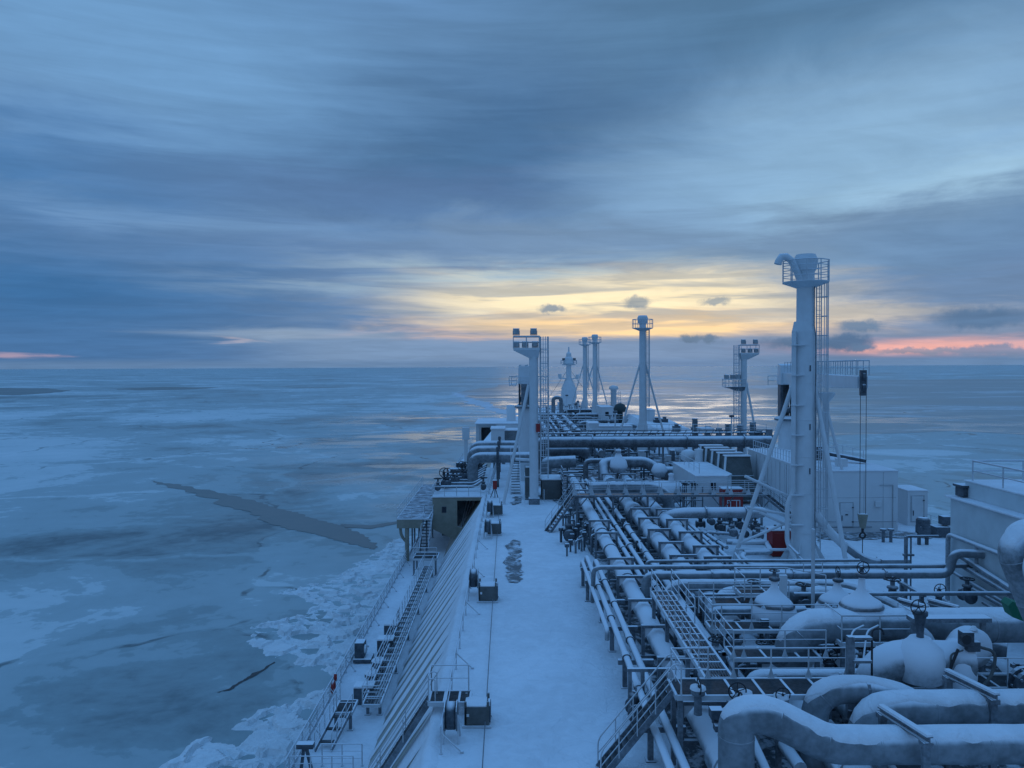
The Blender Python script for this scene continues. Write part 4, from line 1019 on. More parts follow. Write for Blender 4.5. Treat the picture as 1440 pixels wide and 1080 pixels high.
small_run('thin pipe right of the hooped pipes, left one of a close pair', [(13.95,37,21.2),(13.95,64,21.2)], 0.12, ((50,1.2),))
small_run('thin pipe right of the hooped pipes, right one of a close pair', [(14.35,38,21.2),(14.35,64,21.2)], 0.14, ((46,1.2),(56,1.2)))
# low frames the narrow pipes rest on
def trestle(x0, x1, y, h, legs, label):
    t = thing('pipe_trestle', (x0, y, 20), label, 'pipe support', 'low trestles under the narrow pipes')
    q = MB(); q.box(x0, x1, y-0.10, y+0.10, 20+h-0.2, 20+h); q.build('beam', M['steel'], t)
    for lx in legs:
        q = MB(); q.beam((lx, y, 20), (lx, y, 20+h-0.2), 0.20, 0.16); q.box(lx-0.18, lx+0.18, y-0.18, y+0.18, 20, 20.07); q.build('leg', M['steel'], t)
for i, y in enumerate((22.6, 27.0, 29.9, 33.2, 37.5, 41.8)):
    trestle(4.55, 6.1, y, 1.26, (4.85,) if i % 2 else (4.85, 5.9), 'dark trestle under the left narrow pipes, %s from the viewer' % ORD[i])
for i, y in enumerate((45.6, 48.6)):
    trestle(4.3, 5.7, y, 1.26, (4.45,), 'dark trestle holding the far ends of the left narrow pipes, %s of two' % ('near one', 'far one')[i])
for i, y in enumerate((32, 40, 44.6, 48.8, 52.9, 57.2, 61.4, 69, 73.6, 78, 82.5)):
    trestle(7.35, 9.45, y, 1.12, (7.5, 9.3), 'dark trestle under the three middle pipes, %s from the viewer' % ORD[i])
for i, y in enumerate((40.5, 46.2, 52.3, 58.5)):
    trestle(13.7, 14.65, y, 1.08, (13.8, 14.5), 'dark trestle under the thin pair right of the hoops, %s from the viewer' % ORD[i])

# valves and boxes on the left of the rows
valve('small valve with handwheel standing on the open deck beside the distant stairs', (4.45, 60.5, 20.75), 1.6, 'Y', 'Z', stem=0.95, wr=0.2)
for i, (x, y) in enumerate(((3.85, 61.0), (5.0, 60.8), (5.35, 62.6), (5.9, 62.0))):
    q = MB(); q.lathe((x,y,20), [(0.1,0),(0.1,0.9),(0.2,0.95),(0.2,1.15),(0.08,1.2)], 10); solo('standpipe', q, M['dark'], 'short dark standpipe near the deck valve, %s' % ('left of it','just right of it','behind it','by the stair foot')[i], 'standpipe', 'short standpipes by the deck valve')
valve('black valve hung on the second narrow pipe beside its bracket', (4.72, 29.4, 20.75), 1.25, 'Y', 'X', stem=0.6, wr=0.12)
t = thing('pipe_bracket', (4.55,29.8,20), 'dark square bracket around the second narrow pipe near the stairs', 'bracket')
for x in (4.55, 5.05):
    q = MB(); q.beam((x,29.8,20.6),(x,29.8,22.15),0.14); q.build('post', M['steel'], t)
q = MB(); q.box(4.45,6.2,29.72,29.88,22.1,22.22); q.build('crossbar', M['steel'], t)

# ------------------------------------------------------------------ raised cross walkway near the viewer, with stairs and the walkway leading away from it
platform('grated cross walkway with white railings nearest the viewer, reached by the front stairs', 5.45, 11.7, 25.45, 26.85, 3.0,
         legs=((5.6,25.6),(5.6,26.7),(7.4,25.6),(8.9,25.6),(10.3,26.7),(11.5,25.6)),
         rails=([(5.6,25.45),(5.55,26.85),(6.85,26.85)], [(7.75,26.85),(11.7,26.85)]), bars=0.085, beams=0.98, gusset=0.26)
stairs('steel stairs with pale handrails climbing from the snow to the nearest cross walkway', (2.95,26.2,20.0), (5.42,26.2,23.0), 0.85, (0,1,0))
platform('long grated walkway with white railings running away between the wide pipes', 6.78, 7.75, 26.9, 37.4, 3.0,
         legs=((6.85,30),(7.7,30),(6.85,34),(7.7,34),(6.85,37.2),(7.7,37.2)), rails=([(6.78,37.4),(6.78,27.9)], [(7.75,37.4),(7.75,32.6)]), bars=0.10, beams=0.75, bars_dir='Y', gusset=0.0)
# side landings to the right of the walkway
platform('railed side landing beside the first snow-capped valve', 8.6, 13.6, 33.0, 34.2, 2.6, legs=((8.7,33.1),(11,33.1),(13.4,33.1)), rails=([(8.6,35.4),(8.6,33.0),(9.0,33.0),(14.2,33.0)],), bars=0.12, gusset=0.26, group='railed landings among the right-hand pipes')
platform('railed side landing in front of the first snow-capped valve', 8.6, 12.0, 29.8, 31.0, 2.6, legs=((8.7,29.9),(11.9,29.9)), rails=([(8.6,32.5),(8.6,29.8),(9.0,29.8),(12.2,29.8)],), bars=0.12, gusset=0.26, group='railed landings among the right-hand pipes')
platform('far railed landing left of the snow-capped valves', 9.6, 13.2, 36.6, 37.6, 2.6, legs=((9.7,36.7),(13,36.7)), rails=([(8.4,36.6),(9.6,36.6),(13.2,36.6)],), bars=0.12, gusset=0.26, group='railed landings among the right-hand pipes')
platform('grated landing with pale railings behind the ball-shaped valve on the right', 13.6, 19.5, 27.4, 28.6, 2.4, legs=((13.8,27.6),(16.5,27.6),(19.3,27.6)), rails=([(13.6,28.6),(13.6,27.4),(16.0,27.4),(19.5,27.4)],), bars=0.10, gusset=0.0, group='railed landings among the right-hand pipes', mids=1)
platform('small railed stage with slanting handrails around the big snow-capped valve', 12.9, 15.9, 30.0, 31.6, 3.1, legs=((13,30.1),(15.8,30.1)), rails=([(12.9,31.6),(12.9,30.0),(15.9,30.0),(15.9,31.6)],), bars=0.12, gusset=0.0, mids=1)
# far cross walkway at Y 65.8
platform('grated cross walkway halfway along the deck, passing over the hooped pipes', 5.3, 21.6, 65.4, 66.5, 3.0, legs=((5.5,65.6),(8.6,65.6),(11.55,65.6),(14.6,65.6),(18,65.6),(21.3,65.6)),
         rails=([(5.3,66.5),(21.6,66.5)], [(5.3,65.4),(21.6,65.4)]), bars=0.0, beams=1.5, white=False, gusset=0.45, mids=1, braces=True)
stairs('steel stairs with white handrails leading up to the halfway cross walkway', (2.95,64.8,20.0), (5.3,65.9,23.0), 0.85, (-0.42,0.9,0))
stairs('dark steel stairs coming down at the right end of the halfway walkway', (24.0,64.2,20.9), (21.6,66.0,23.0), 0.8, (0.6,0.8,0), rail_mat='steel')

# cross pipes in front of the tall mast
pipe('thin cross pipe turning down to the deck edge post on its left', [P(833,846,0.4)*1.0, vz(V(835,800,43.0),2.72), (26.5,43.0,22.72)], 0.13, 'bigpipe', rad=0.5)
t = V(905, 808, 42.4)
pipe('dark cross pipe bending down at its left end, in front of the tall vent mast', [(7.35,42.4,20.4),(7.35,42.4,22.42),(24.2,42.4,22.42),(24.35,42.4,23.6),(26.9,41.8,23.6),(28.4,36.0,22.9)], 0.24, 'bigpipe', rad=0.55, flanges=(((15.5,42.4,22.42),'X'),((20.6,42.4,22.42),'X',1.3),((11.0,42.4,22.42),'X',1.15)))
pipe('thick cross pipe just below the dark one, bending toward the viewer at its right end', [(8.4,41.4,20.3),(8.4,41.4,22.15),(14.0,41.4,22.10),(18.2,41.4,22.10),(20.4,37.6,21.3)], 0.30, 'bigpipe', rad=0.9)
pipe('thickest lagged cross pipe behind the railings, lying lower in front of the mast', [(10.9,40.2,20.4),(10.9,40.2,21.95),(17.4,40.2,21.95),(19.6,36.5,21.2),(20.6,34,21.0)], 0.42, 'bigpipe', rad=1.0)
pipe('thin dark pipe crossing above the snow-capped valves to the right-hand wall', [(14.3,39.0,22.35),(26.0,39.0,22.35)], 0.11, 'bigpipe', flanges=(((25.6,39.0,22.35),'X',1.5),))
pipe('thin frosted pipe pair member behind the dark cross pipe', [(7.7,44.2,21.6),(7.7,44.2,22.75),(20,44.2,22.75)], 0.09, 'bigpipe', rad=0.3)
for i, x in enumerate((9.6, 13.4, 17.6, 21.9)):
    t = thing('pipe_stand', (x,42,20), 'dark stand under the cross pipes, %s from the left' % ORD[i].replace('nearest','first'), 'pipe support', 'stands under the cross pipes')
    for dy_ in (41.0, 43.1):
        q = MB(); q.beam((x,dy_,20),(x,dy_,21.75),0.18); q.build('leg', M['steel'], t)
    q = MB(); q.beam((x,40.7,21.72),(x,43.4,21.72),0.2,0.14); q.build('beam', M['steel'], t)

# the pale bend coming off the foot of the tall mast
o = pipe('pale flanged drain bend coming off the foot of the tall vent mast', [(21.4,54.3,23.6),(22.3,54.0,22.3),(23.4,53.6,21.2)], 0.30, 'white', rad=0.6); flange_on(o, (23.2,53.65,21.4), 'X', 0.44, 0.12, 'white')
pipe('dark pipe running down to the deck from the pale bend by the tall mast', [(23.25,53.6,21.35),(24.4,53.2,20.45),(26.0,53.0,20.28)], 0.27, 'bigpipe', rad=0.8)
q = MB(); q.box(25.4,27.3,52.6,53.6,20.0,20.62); solo('drip_box', q, M['grey'], 'low dark box where the drain pipe from the tall mast ends', 'box', bevel=0.03)
# looping frosted pipes left of the mast
Z = 20.75
pipe('frosted pipe loop on the deck left of the tall mast, upper bend', [P(1022,762,0.8),P(1078,763,0.8),P(1084,776,0.8),P(1046,777,0.8)], 0.2, 'pipe', rad=0.5)
pipe('frosted pipe loop on the deck left of the tall mast, lower bend', [P(1046,779,0.8),P(1043,783,0.8),P(1059,796,0.8),P(1100,796,0.8)], 0.17, 'pipe', rad=0.5)
pipe('long straight frosted pipe passing just in front of the red cabinet', [P(1030,764,0.9),P(1108,762,0.9)], 0.13, 'white')
# big capped cross pipe
capp = pipe('large horizontal pipe branching right from the hooped pipes, closed by a rounded cap', [(C_X,63.6,21.5),(13.6,62.2,22.1),(20.1,62.0,22.15)], 0.44, 'pipe', rad=1.6, flanges=(((15.6,62.0,22.15),'X',1.12),((18.8,62.0,22.15),'X',1.12)))
q = MB(); q.lathe((20.1,62.0,22.15), [(0.44,0),(0.42,0.15),(0.3,0.33),(0.08,0.41)], 16, 'X'); q.build('cap', M['pipe'], capp)
# red cabinets
def cabinet(label, x0, x1, y0, y1, h0, h1, mat, vents=0, name='cabinet', cat='cabinet'):
    t = thing(name, (x0,y0,20+h0), label, cat)
    q = MB(); q.box(x0,x1,y0,y1,20+h0+0.08,20+h1); q.build('body', M[mat], t, 0.02)
    q = MB(); q.box(x0-0.06,x1+0.06,y0-0.06,y1+0.06,20+h1,20+h1+0.09); q.build('lid', M['snow'], t, 0.03)
    q = MB(); q.box(x0+0.12,x1-0.12,y0-0.025,y0-0.003,20+h0+0.3,20+h1-0.15); q.build('door', M[mat], t, 0.008)
    q = MB(); q.box(x0+0.05,x1-0.05,y0+0.05,y1-0.05,20+h0,20+h0+0.08); q.build('plinth', M['dark'], t)
    for k in range(vents):
        q = MB(); q.lathe((x0+0.3+k*0.45,y0+0.3,20+h1+0.05),[(0.04,0),(0.04,0.25),(0.11,0.26),(0.11,0.33),(0.0,0.38)],8); q.build('vent', M['dark'], t)
    return t
c1 = cabinet('red cabinet with a snowy lid behind the halfway walkway, right of the white house', 19.55, 21.4, 71.2, 72.6, 0, 2.55, 'red')
q = MB()
for x in (19.9, 20.2, 20.75, 21.05): q.box(x, x+0.06, 71.13, 71.16, 20.3, 21.5)
q.box(19.9,21.11,71.13,71.16,21.5,21.56); q.build('frame_mark', M['plate'], c1)
cabinet('red cabinet with three small vents standing at the foot of the tall vent mast', 18.95, 20.3, 55.9, 57.2, 0, 1.95, 'red', vents=3)

# cluster of small valves right of the hooped pipes
vs_ = [(985,737),(1000,733),(1012,742),(1024,730),(1040,738),(1052,731),(1062,741),(1030,748),(1047,750),(1066,752)]
for i, (px, py) in enumerate(vs_):
    c = P(px, py, 0.9); rr = random.random()
    valve('small snow-capped valve in the cluster between the hooped pipes and the tall mast', c, 0.95+0.3*rr, 'X' if i % 3 == 0 else 'Y', 'Z', body='steel' if i % 2 else 'dark', group='small valves clustered beside the hooped pipes', stem=0.75, wr=0.26)
for i, (a, b) in enumerate((((968,740),(1010,770)), ((985,745),(1022,770)), ((1000,722),(1068,724)), ((995,748),(1045,752)), ((1010,735),(1075,742)))):
    A_, B_ = P(a[0], a[1], 0.75), P(b[0], b[1], 0.75)
    pipe('short frosted pipe in the small valve cluster, %s one counted from the left' % ('first','second','third','fourth','fifth')[i], [A_, B_], 0.14, 'pipe', flanges=((A_.lerp(B_,0.3),'Y',1.5),(A_.lerp(B_,0.7),'Y',1.5)), group='short pipes in the valve cluster')
    for k in (0.15, 0.85):
        p = A_.lerp(B_, k)
        q = MB(); q.beam((p.x,p.y,20),(p.x,p.y,20.65),0.12); solo('pipe_support', q, M['steel'], 'short dark foot under a pipe of the small valve cluster', 'pipe support', 'short feet under the valve cluster pipes')
# ------------------------------------------------------------------ the big near pipes at lower right
def clamp_beam(label, p, length, dirv, h0=None, post=True, w=0.16):
    """I-beam lying over a pipe with a post under its near end"""
    p = Vector(p); d = Vector(dirv).normalized(); t = thing('pipe_clamp', p, label, 'pipe clamp', 'beams clamped over the big near pipes')
    a, b = p - d*length/2, p + d*length/2
    q = MB(); q.beam(a + Vector((0,0,w/2)), b + Vector((0,0,w/2)), w*1.3, 0.035); q.beam(a, b, 0.03, w*0.9); q.beam(a - Vector((0,0,w/2)), b - Vector((0,0,w/2)), w*1.3, 0.035); q.build('beam', M['steel'], t)
    q = MB(); q.beam(a + Vector((0,0,w/2+0.05)), b + Vector((0,0,w/2+0.05)), w*1.1, 0.06); q.build('snow_cap', M['snow'], t)
    if post:
        for e in (a + d*0.15, b - d*0.1):
            q = MB(); q.beam((e.x,e.y,20), (e.x,e.y,e.z-w/2), 0.2, 0.14); q.box(e.x-0.14,e.x+0.14,e.y-0.14,e.y+0.14,e.z-w/2-0.14,e.z-w/2); q.build('post', M['steel'], t)
    return t
Dn = 22.0
pipe('nearest big snow-topped pipe, arching up and over to the right at the bottom edge', [(6.43,Dn,20.2),(6.43,Dn,23.92),(7.35,Dn,23.92),(9.1,Dn,23.02),(10.2,Dn,23.02),(17,Dn,23.02)], 0.51, 'bigpipe', rad=1.25, n=28)
pipe('second big snow-topped pipe, bending down at its left end behind the nearest one', [(11.15,24.3,20.1),(11.15,24.3,23.06),(19,24.3,23.06)], 0.52, 'bigpipe', rad=1.15, n=26)
pipe('third big pipe, lying lower behind the near arch and sloping down to the right', [(9.95,25.2,20.0),(9.95,25.2,23.28),(12.3,25.2,23.28),(14.4,25.0,22.2)], 0.43, 'bigpipe', rad=1.0, n=24, flanges=(((11.6,25.2,23.28),'X',1.03),))
clamp_beam('snowy beam clamped across the nearest big pipe', (11.25,21.95,23.66), 2.0, (-0.22,1,0.0))
clamp_beam('snowy beam clamped across the second big pipe near the right edge', (14.75,24.6,23.68), 2.0, (-0.25,1,0.0))
# great L-shaped pipe and the branches off it
pipe('largest lagged cross pipe, bending down at its left end beside the snow-capped valve', [(11.2,31.0,20.1),(11.2,31.0,23.42),(24.5,31.0,23.42)], 0.66, 'bigpipe', rad=1.5, n=30)
pipe('fat elbow leaving the largest cross pipe toward the viewer', [(15.0,31.2,23.45),(16.2,30.6,23.3),(16.6,30.0,21.6),(16.6,30.0,20.2)], 0.50, 'bigpipe', rad=1.0, n=22)
pipe('medium lagged cross pipe behind the largest one, running to the right edge', [(16.6,32.6,23.32),(26,32.6,23.32)], 0.30, 'bigpipe', n=20)
clamp_beam('snowy beam clamped over the medium cross pipe, left one of a close pair', (17.2,32.9,23.68), 1.3, (-0.6,1,0), post=False)
clamp_beam('snowy beam clamped over the medium cross pipe, right one of a close pair', (18.5,32.9,23.66), 1.3, (-0.6,1,0), post=False)
clamp_beam('snowy beam clamped over the medium cross pipe by the pale wall', (22.5,32.9,23.68), 1.5, (-0.6,1,0), post=False)
pipe('low lagged pipe behind the white railings, bending down at its left end', [(8.75,28.2,20.2),(8.75,28.2,22.5),(13.2,28.2,22.5)], 0.26, 'bigpipe', rad=0.6, n=18, flanges=(((9.6,28.2,22.5),'X',1.1),((12.0,28.2,22.5),'X',1.1)))
pipe('frosted pipe lying behind the far landing, bent down on the left', [(9.4,36.4,20.2),(9.4,36.4,22.35),(13.9,36.4,22.35)], 0.22, 'bigpipe', rad=0.5)
pipe('wide frosted pipe slanting back to the right under the thin dark pipe', [(16.6,38.6,21.6),(19.6,36.8,21.2),(22.5,34.8,21.0)], 0.42, 'bigpipe', rad=1.0)

# snow-capped valves
v1 = snow_valve('snow-covered valve under a cone of snow, left one of the row, with two dark brackets', (11.75,34.4,22.85), 0.98, 0.35, wr=0.22, wheel_axis='Z')
for dx_ in (-0.82, 0.95):
    q = MB(); q.box(11.75+dx_-0.16,11.75+dx_+0.16,33.1,33.3,22.72,23.0); q.build('bracket', M['dark'], v1)
snow_valve('snow-covered valve with its handwheel edge-on, middle one of the row', (14.95,35.2,22.7), 0.95, 0.25, wheel_axis='X', wr=0.24)
snow_valve('biggest snow-covered valve on the largest cross pipe, with an upright handwheel', (14.3,31.4,23.75), 0.92, 0.5, wr=0.25)
# big valve with vertical yoke, and the ball
t = thing('valve', (14.3,27.0,23.4), 'tall-necked valve with upright handwheel growing from a fat snow-crusted bend', 'valve')
q = MB(); q.tube(arc_path([(12.95,27.6,20.8),(12.95,27.4,23.4),(14.2,27.0,23.75),(15.9,26.9,23.65)], 1.2, 9), [0.62]*10+[0.62]*9+[0.55], 22) if False else q.tube(arc_path([(12.95,27.6,20.8),(12.95,27.3,23.55),(16.1,27.0,23.55)], 1.3, 10), 0.66, 24); q.build('body', M['snowlag2'] if 'snowlag2' in M else M['bigpipe'], t)
q = MB(); q.lathe((14.35,26.95,23.55), [(0.74,-0.62),(0.80,-0.3),(0.82,0.1),(0.72,0.5),(0.45,0.72),(0.34,0.86)], 22); q.build('chest', M['snowlag'], t)
q = MB(); q.lathe((14.35,26.95,24.1), [(0.12,0),(0.12,0.5),(0.20,1.05),(0.25,1.1),(0.25,1.22),(0.10,1.3)], 16); q.build('neck', M['dark'], t)
handwheel(t, (14.15,26.7,25.55), 0.26, 'Y')
q = MB(); q.lathe((15.6,27.0,23.3), [(0.66,-0.7),(0.72,-0.2),(0.66,0.3),(0.4,0.6),(0.1,0.7)], 20); q.build('bonnet', M['snowlag'], t)
t = thing('valve', (17.0,28.3,23.4), 'round snow-plastered ball valve end like a big disc, standing on a short dark stub', 'valve')
q = MB(); q.lathe((17.0,28.3,23.5), [(0.0,-0.30),(0.35,-0.34),(0.62,-0.24),(0.76,0.0),(0.74,0.35),(0.60,0.6)], 26, 'Y'); q.build('body', M['snowlag'], t)
q = MB(); q.lathe((17.0,28.4,22.4), [(0.25,0),(0.25,0.5)], 12); q.build('stub', M['dark'], t)
q = MB(); q.lathe((17.0,28.2,24.22), [(0.14,0),(0.07,0.14),(0,0.16)], 10); q.build('cap', M['snow'], t)
pipe('fat snow-crusted pipe joining the necked valve and the ball end', [(15.3,27.2,23.35),(16.2,27.9,23.3),(17.0,28.9,23.3)], 0.6, 'snowlag', rad=0.8, n=20)
t = thing('instrument', (15.75,26.6,24.0), 'black instrument head with curled hoses in front of the round valve end', 'instrument')
q = MB(); q.box(15.55,15.95,26.4,26.75,24.25,24.75); q.box(15.75,16.2,26.45,26.7,24.05,24.4); q.build('body', M['dark'], t, 0.03)
q = MB(); q.lathe((15.6,26.35,24.55),[(0.17,-0.08),(0.17,0.08)],12,'Y',False); q.build('gauge', M['wheel'], t)
q = MB(); q.tube(arc_path([(16.2,26.55,24.2),(16.75,26.5,24.05),(16.6,26.4,23.3),(15.9,26.3,22.6)],0.4),0.055,7); q.tube(arc_path([(15.6,26.5,24.1),(15.1,26.4,24.0),(15.15,26.4,23.6)],0.2),0.035,6); q.build('hose', M['canvas'], t)
q = MB(); q.tube(arc_path([(14.95,26.3,22.3),(15.0,26.3,23.4),(15.35,26.35,24.2)],0.3),0.05,6); q.build('conduit', M['wheel'], t)
t = thing('gantry', (15.6,29.2,24.4), 'flat dark beam with snow on top above the round valve end', 'beam')
q = MB(); q.beam((15.2,29.3,24.28),(18.2,29.3,24.28),0.5,0.16); q.build('crossbeam', M['steel'], t)
for x in (15.35,18.0):
    q = MB(); q.beam((x,29.3,20),(x,29.3,24.2),0.16); q.build('leg', M['steel'], t)
# instrument posts beside the railing
t = thing('instrument_post', (11.9,26.5,20), 'dark upright post with two snow-topped arms beside the white railing', 'post')
q = MB(); q.beam((11.65,26.4,20),(11.65,26.4,24.65),0.22); q.build('post', M['steel'], t)
for z_ in (24.55, 23.75):
    q = MB(); q.box(11.7,12.35,26.25,26.5,z_,z_+0.09); q.build('arm', M['steel'], t)
q = MB(); q.tube(arc_path([(12.4,26.4,22.0),(12.4,26.4,24.9),(12.75,26.4,24.9),(12.8,26.4,24.7)],0.2),0.035,6); q.build('conduit', M['wheel'], t)
t = thing('ladder', (12.0,27.6,20.5), 'short slanting white handrails rising beside the dark instrument post', 'ladder')
for x in (12.2,12.75):
    q = MB(); q.tube(arc_path([(x-0.5,27.0,22.4),(x+0.3,28.2,24.2),(x+1.0,28.8,24.2)],0.3),0.035,6); q.tube([(x-0.4,27.1,21.9),(x+0.5,28.2,23.3)],0.03,6); q.build('stringer', M['rail'], t)
# handwheels along the near edge of the cross walkway
for i, (px, py, D, rw, ax) in enumerate(((1037,972,25.2,0.29,'Y'), (1101,977,25.2,0.235,'Y'), (1167,970,25.2,0.215,'Y'), (983,965,25.1,0.26,'Z'))):
    c = V(px, py, D); t = thing('valve', c, ('valve with the largest upright handwheel at the walkway edge', 'valve with a snow-filled handwheel, between the two others at the walkway edge', 'valve with handwheel at the walkway edge, half behind a big pipe', 'dark actuator valve standing on the hooped pipe below the stairs landing')[i], 'valve')
    handwheel(t, c, rw, ax if ax == 'Y' else 'X')
    q = MB(); q.lathe((c.x+(0.28 if i == 0 else 0), c.y+0.15, c.z-0.10), [(0.14,-0.9),(0.12,-0.25),(0.24,-0.22),(0.24,-0.08),(0.2,-0.04)], 12); q.build('yoke', M['steel'], t)
    q = MB(); q.lathe((c.x+(0.28 if i == 0 else 0), c.y+0.15, c.z-0.15), [(0.27,0),(0.25,0.08),(0.1,0.13),(0,0.14)], 12); q.build('snow_cap', M['snow'], t)
# actuator valve on the hooped pipe
t = thing('valve', (6.75,24.3,21.3), 'big actuated valve with flat round head on the hooped pipe below the walkway', 'valve')
q = MB(); q.lathe((6.85,24.3,21.3), [(0.62,-0.5),(0.66,-0.45),(0.5,-0.3),(0.55,0.3),(0.66,0.45),(0.62,0.5)], 20, 'Y'); q.build('body', M['pipe'], t)
q = MB(); q.lathe((6.85,24.0,21.7), [(0.16,0),(0.14,1.0),(0.30,1.05),(0.34,1.2),(0.34,1.34),(0.2,1.38)], 16); q.build('neck', M['dark'], t)
q = MB(); q.lathe((6.85,24.0,23.07), [(0.33,0),(0.31,0.07),(0.1,0.09)], 14); q.build('snow_cap', M['snow'], t)
q = MB(); q.box(6.2,6.6,23.9,24.25,22.9,23.2); q.box(6.3,6.62,23.8,24.1,22.55,22.75); q.tube([(6.3,24.1,22.8),(6.9,24.1,22.6)],0.09,8); q.build('actuator', M['dark'], t, 0.02)
q = MB(); q.torus((7.25,24.3,23.3), 0.28, 0.03, 'X', 18, 6); q.build('handwheel', M['wheel'], t)
for i, (x, y) in enumerate(((8.2,23.6),(10.4,23.2),(12.6,26.0))):
    pipe('thin frosted pipe slanting up under the near arch, %s from the left' % ('first','second','third')[i], [(x,y-1.2,20.4),(x-0.5,y+1.4,22.0)], 0.15, 'pipe')
snow_valve('small snow cone on a valve under the third big pipe', (11.3,25.6,21.0), 0.6, 0.3, wheel=False)
pipe('hooped wide pipe end turning down under the near platform', [(B_X,25.0,21.3),(B_X,23.3,21.3),(B_X,22.9,20.2)], 0.56, 'bigpipe', rad=0.9)
# big twin bends at the right edge
pipe('huge snow-plastered bend at the right edge of the view, in front of the pale wall', [(18.2,24.6,25.4),(15.75,25.2,27.6),(15.75,25.2,28.75),(17.4,25.2,28.95),(19.5,25.2,28.9)], 0.62, 'snowlag', rad=0.9, n=26) if False else None
e1 = [V(1475,905,26),V(1446,835,26),V(1422,775,26),V(1437,752,26.2),V(1475,748,26.6)]
pipe('huge snow-plastered bend at the right edge of the view, in front of the pale wall', e1, 0.46, 'snowlag2', rad=0.75, n=26)
pipe('smaller snowy bend tucked inside the huge bend at the right edge', [V(1480,880,25),V(1452,800,25),V(1462,775,25),V(1490,770,25)], 0.32, 'snowlag', rad=0.4, n=20)
q = MB()
gp = [V(1418,852,27.5),V(1424,846,27.5),V(1452,856,27.3),V(1456,880,27.3),V(1424,868,27.5)]
q.add([tuple(p) for p in gp] + [(p.x+0.1,p.y+0.6,p.z) for p in gp], [(0,1,2,3,4),(9,8,7,6,5)] + [(i,5+i,5+(i+1)%5,(i+1)%5) for i in range(5)]); solo('cover', q, M['green'], 'green canvas cover wrapped on the pipework at the right edge', 'cover')
t = thing('flange_end', (18.6,26.9,22.6), 'dark bolted flange with snow on top at the right edge', 'flange')
q = MB(); q.lathe((18.35,27.2,22.55), [(0.5,-0.3),(0.62,-0.28),(0.62,-0.1),(0.5,-0.08),(0.5,0.08),(0.62,0.1),(0.62,0.28),(0.5,0.3)], 20, 'Y', False); q.build('disc', M['dark'], t)
q = MB()
for k in range(10):
    a_ = 2*math.pi*k/10; q.lathe((18.35+0.55*math.cos(a_),27.2,22.55+0.55*math.sin(a_)), [(0.05,-0.36),(0.05,0.36)], 6, 'Y', False)
q.build('bolt', M['steel'], t)
# odds and ends under the landings: dark pipes, supports
for i in range(16):
    x = 8.6 + (i*1.37) % 6.2; y = 28.4 + (i*2.11) % 8.6
    trestle(x, x+1.1, y, 1.1+0.35*(i % 3), (x+0.1, x+1.0), 'dark support frame half hidden beneath the grated landings') if False else None
under = [((8.3,27.8,21.2),(8.3,36.5,21.2),0.18),((9.0,27.5,21.7),(9.0,33.8,21.7),0.12),((9.6,29.3,21.0),(15.4,29.3,21.0),0.22),((10.0,32.0,21.7),(15.6,32.0,21.7),0.16),((9.5,35.2,21.5),(17.0,35.2,21.5),0.2),
         ((14.0,28.2,21.3),(14.0,38.6,21.3),0.3),((15.4,29.2,21.0),(15.4,39.5,21.0),0.2),((17.2,30.4,21.0),(17.2,38.6,21.0),0.24),((9.9,38.6,21.6),(16.5,38.6,21.6),0.16),((18.6,28.8,21.2),(18.6,34.2,21.2),0.3)]
names_ = ['beside the long walkway','thin, left of the landings','crossing below the front landing','crossing under the first snow-capped valve','crossing behind the snow-capped valves','running back below the tall-necked valve','thin, running back beside the biggest valve','running back right of the biggest valve','crossing behind the far landing','running back by the round valve end']
for nm_, (a, b, r) in zip(names_, under):
    fl = [(Vector(a).lerp(Vector(b), k), 'Y' if abs(b[1]-a[1]) > 1 else 'X', 1.6) for k in (0.25, 0.33, 0.8)]
    pipe('low frosted pipe ' + nm_, [a, b], r, 'pipe', flanges=fl, group='low pipes under the landings')
for i, (px, py) in enumerate(((1012,868),(1060,842),(1130,850),(1035,905),(1075,935),(1140,905),(1180,925),(1215,940),(1190,872),(1320,850),(1360,838),(1255,842),(1165,948),(1008,930))):
    c = P(px, py, 1.6); 
    valve('small dark valve half hidden among the railed landings and lagged pipes', c, 1.0+0.15*(i % 3), 'X' if i % 2 else 'Y', 'Y' if i % 3 == 0 else 'Z', body='steel' if i % 2 else 'dark', group='small valves among the railed landings', stem=0.8, wr=0.3)
for i, (x, y) in enumerate(((10.2,28.6),(12.4,29.4),(13.2,32.4),(10.0,34.8),(15.9,33.8),(18.6,31.6),(20.4,30.2),(9.2,31.6),(16.9,36.2),(13.0,35.9))):
    t = thing('support_frame', (x,y,20), 'dark steel support frame standing in the shade below the lagged pipes', 'pipe support', 'support frames below the lagged pipes')
    for dx_ in (-0.5, 0.5):
        q = MB(); q.beam((x+dx_,y,20),(x+dx_,y,22.2),0.16); q.build('leg', M['steel'], t)
    q = MB(); q.beam((x-0.7,y,22.1),(x+0.7,y,22.1),0.16,0.14); q.beam((x-0.5,y,20.6),(x+0.5,y,21.9),0.08); q.build('beam', M['steel'], t)
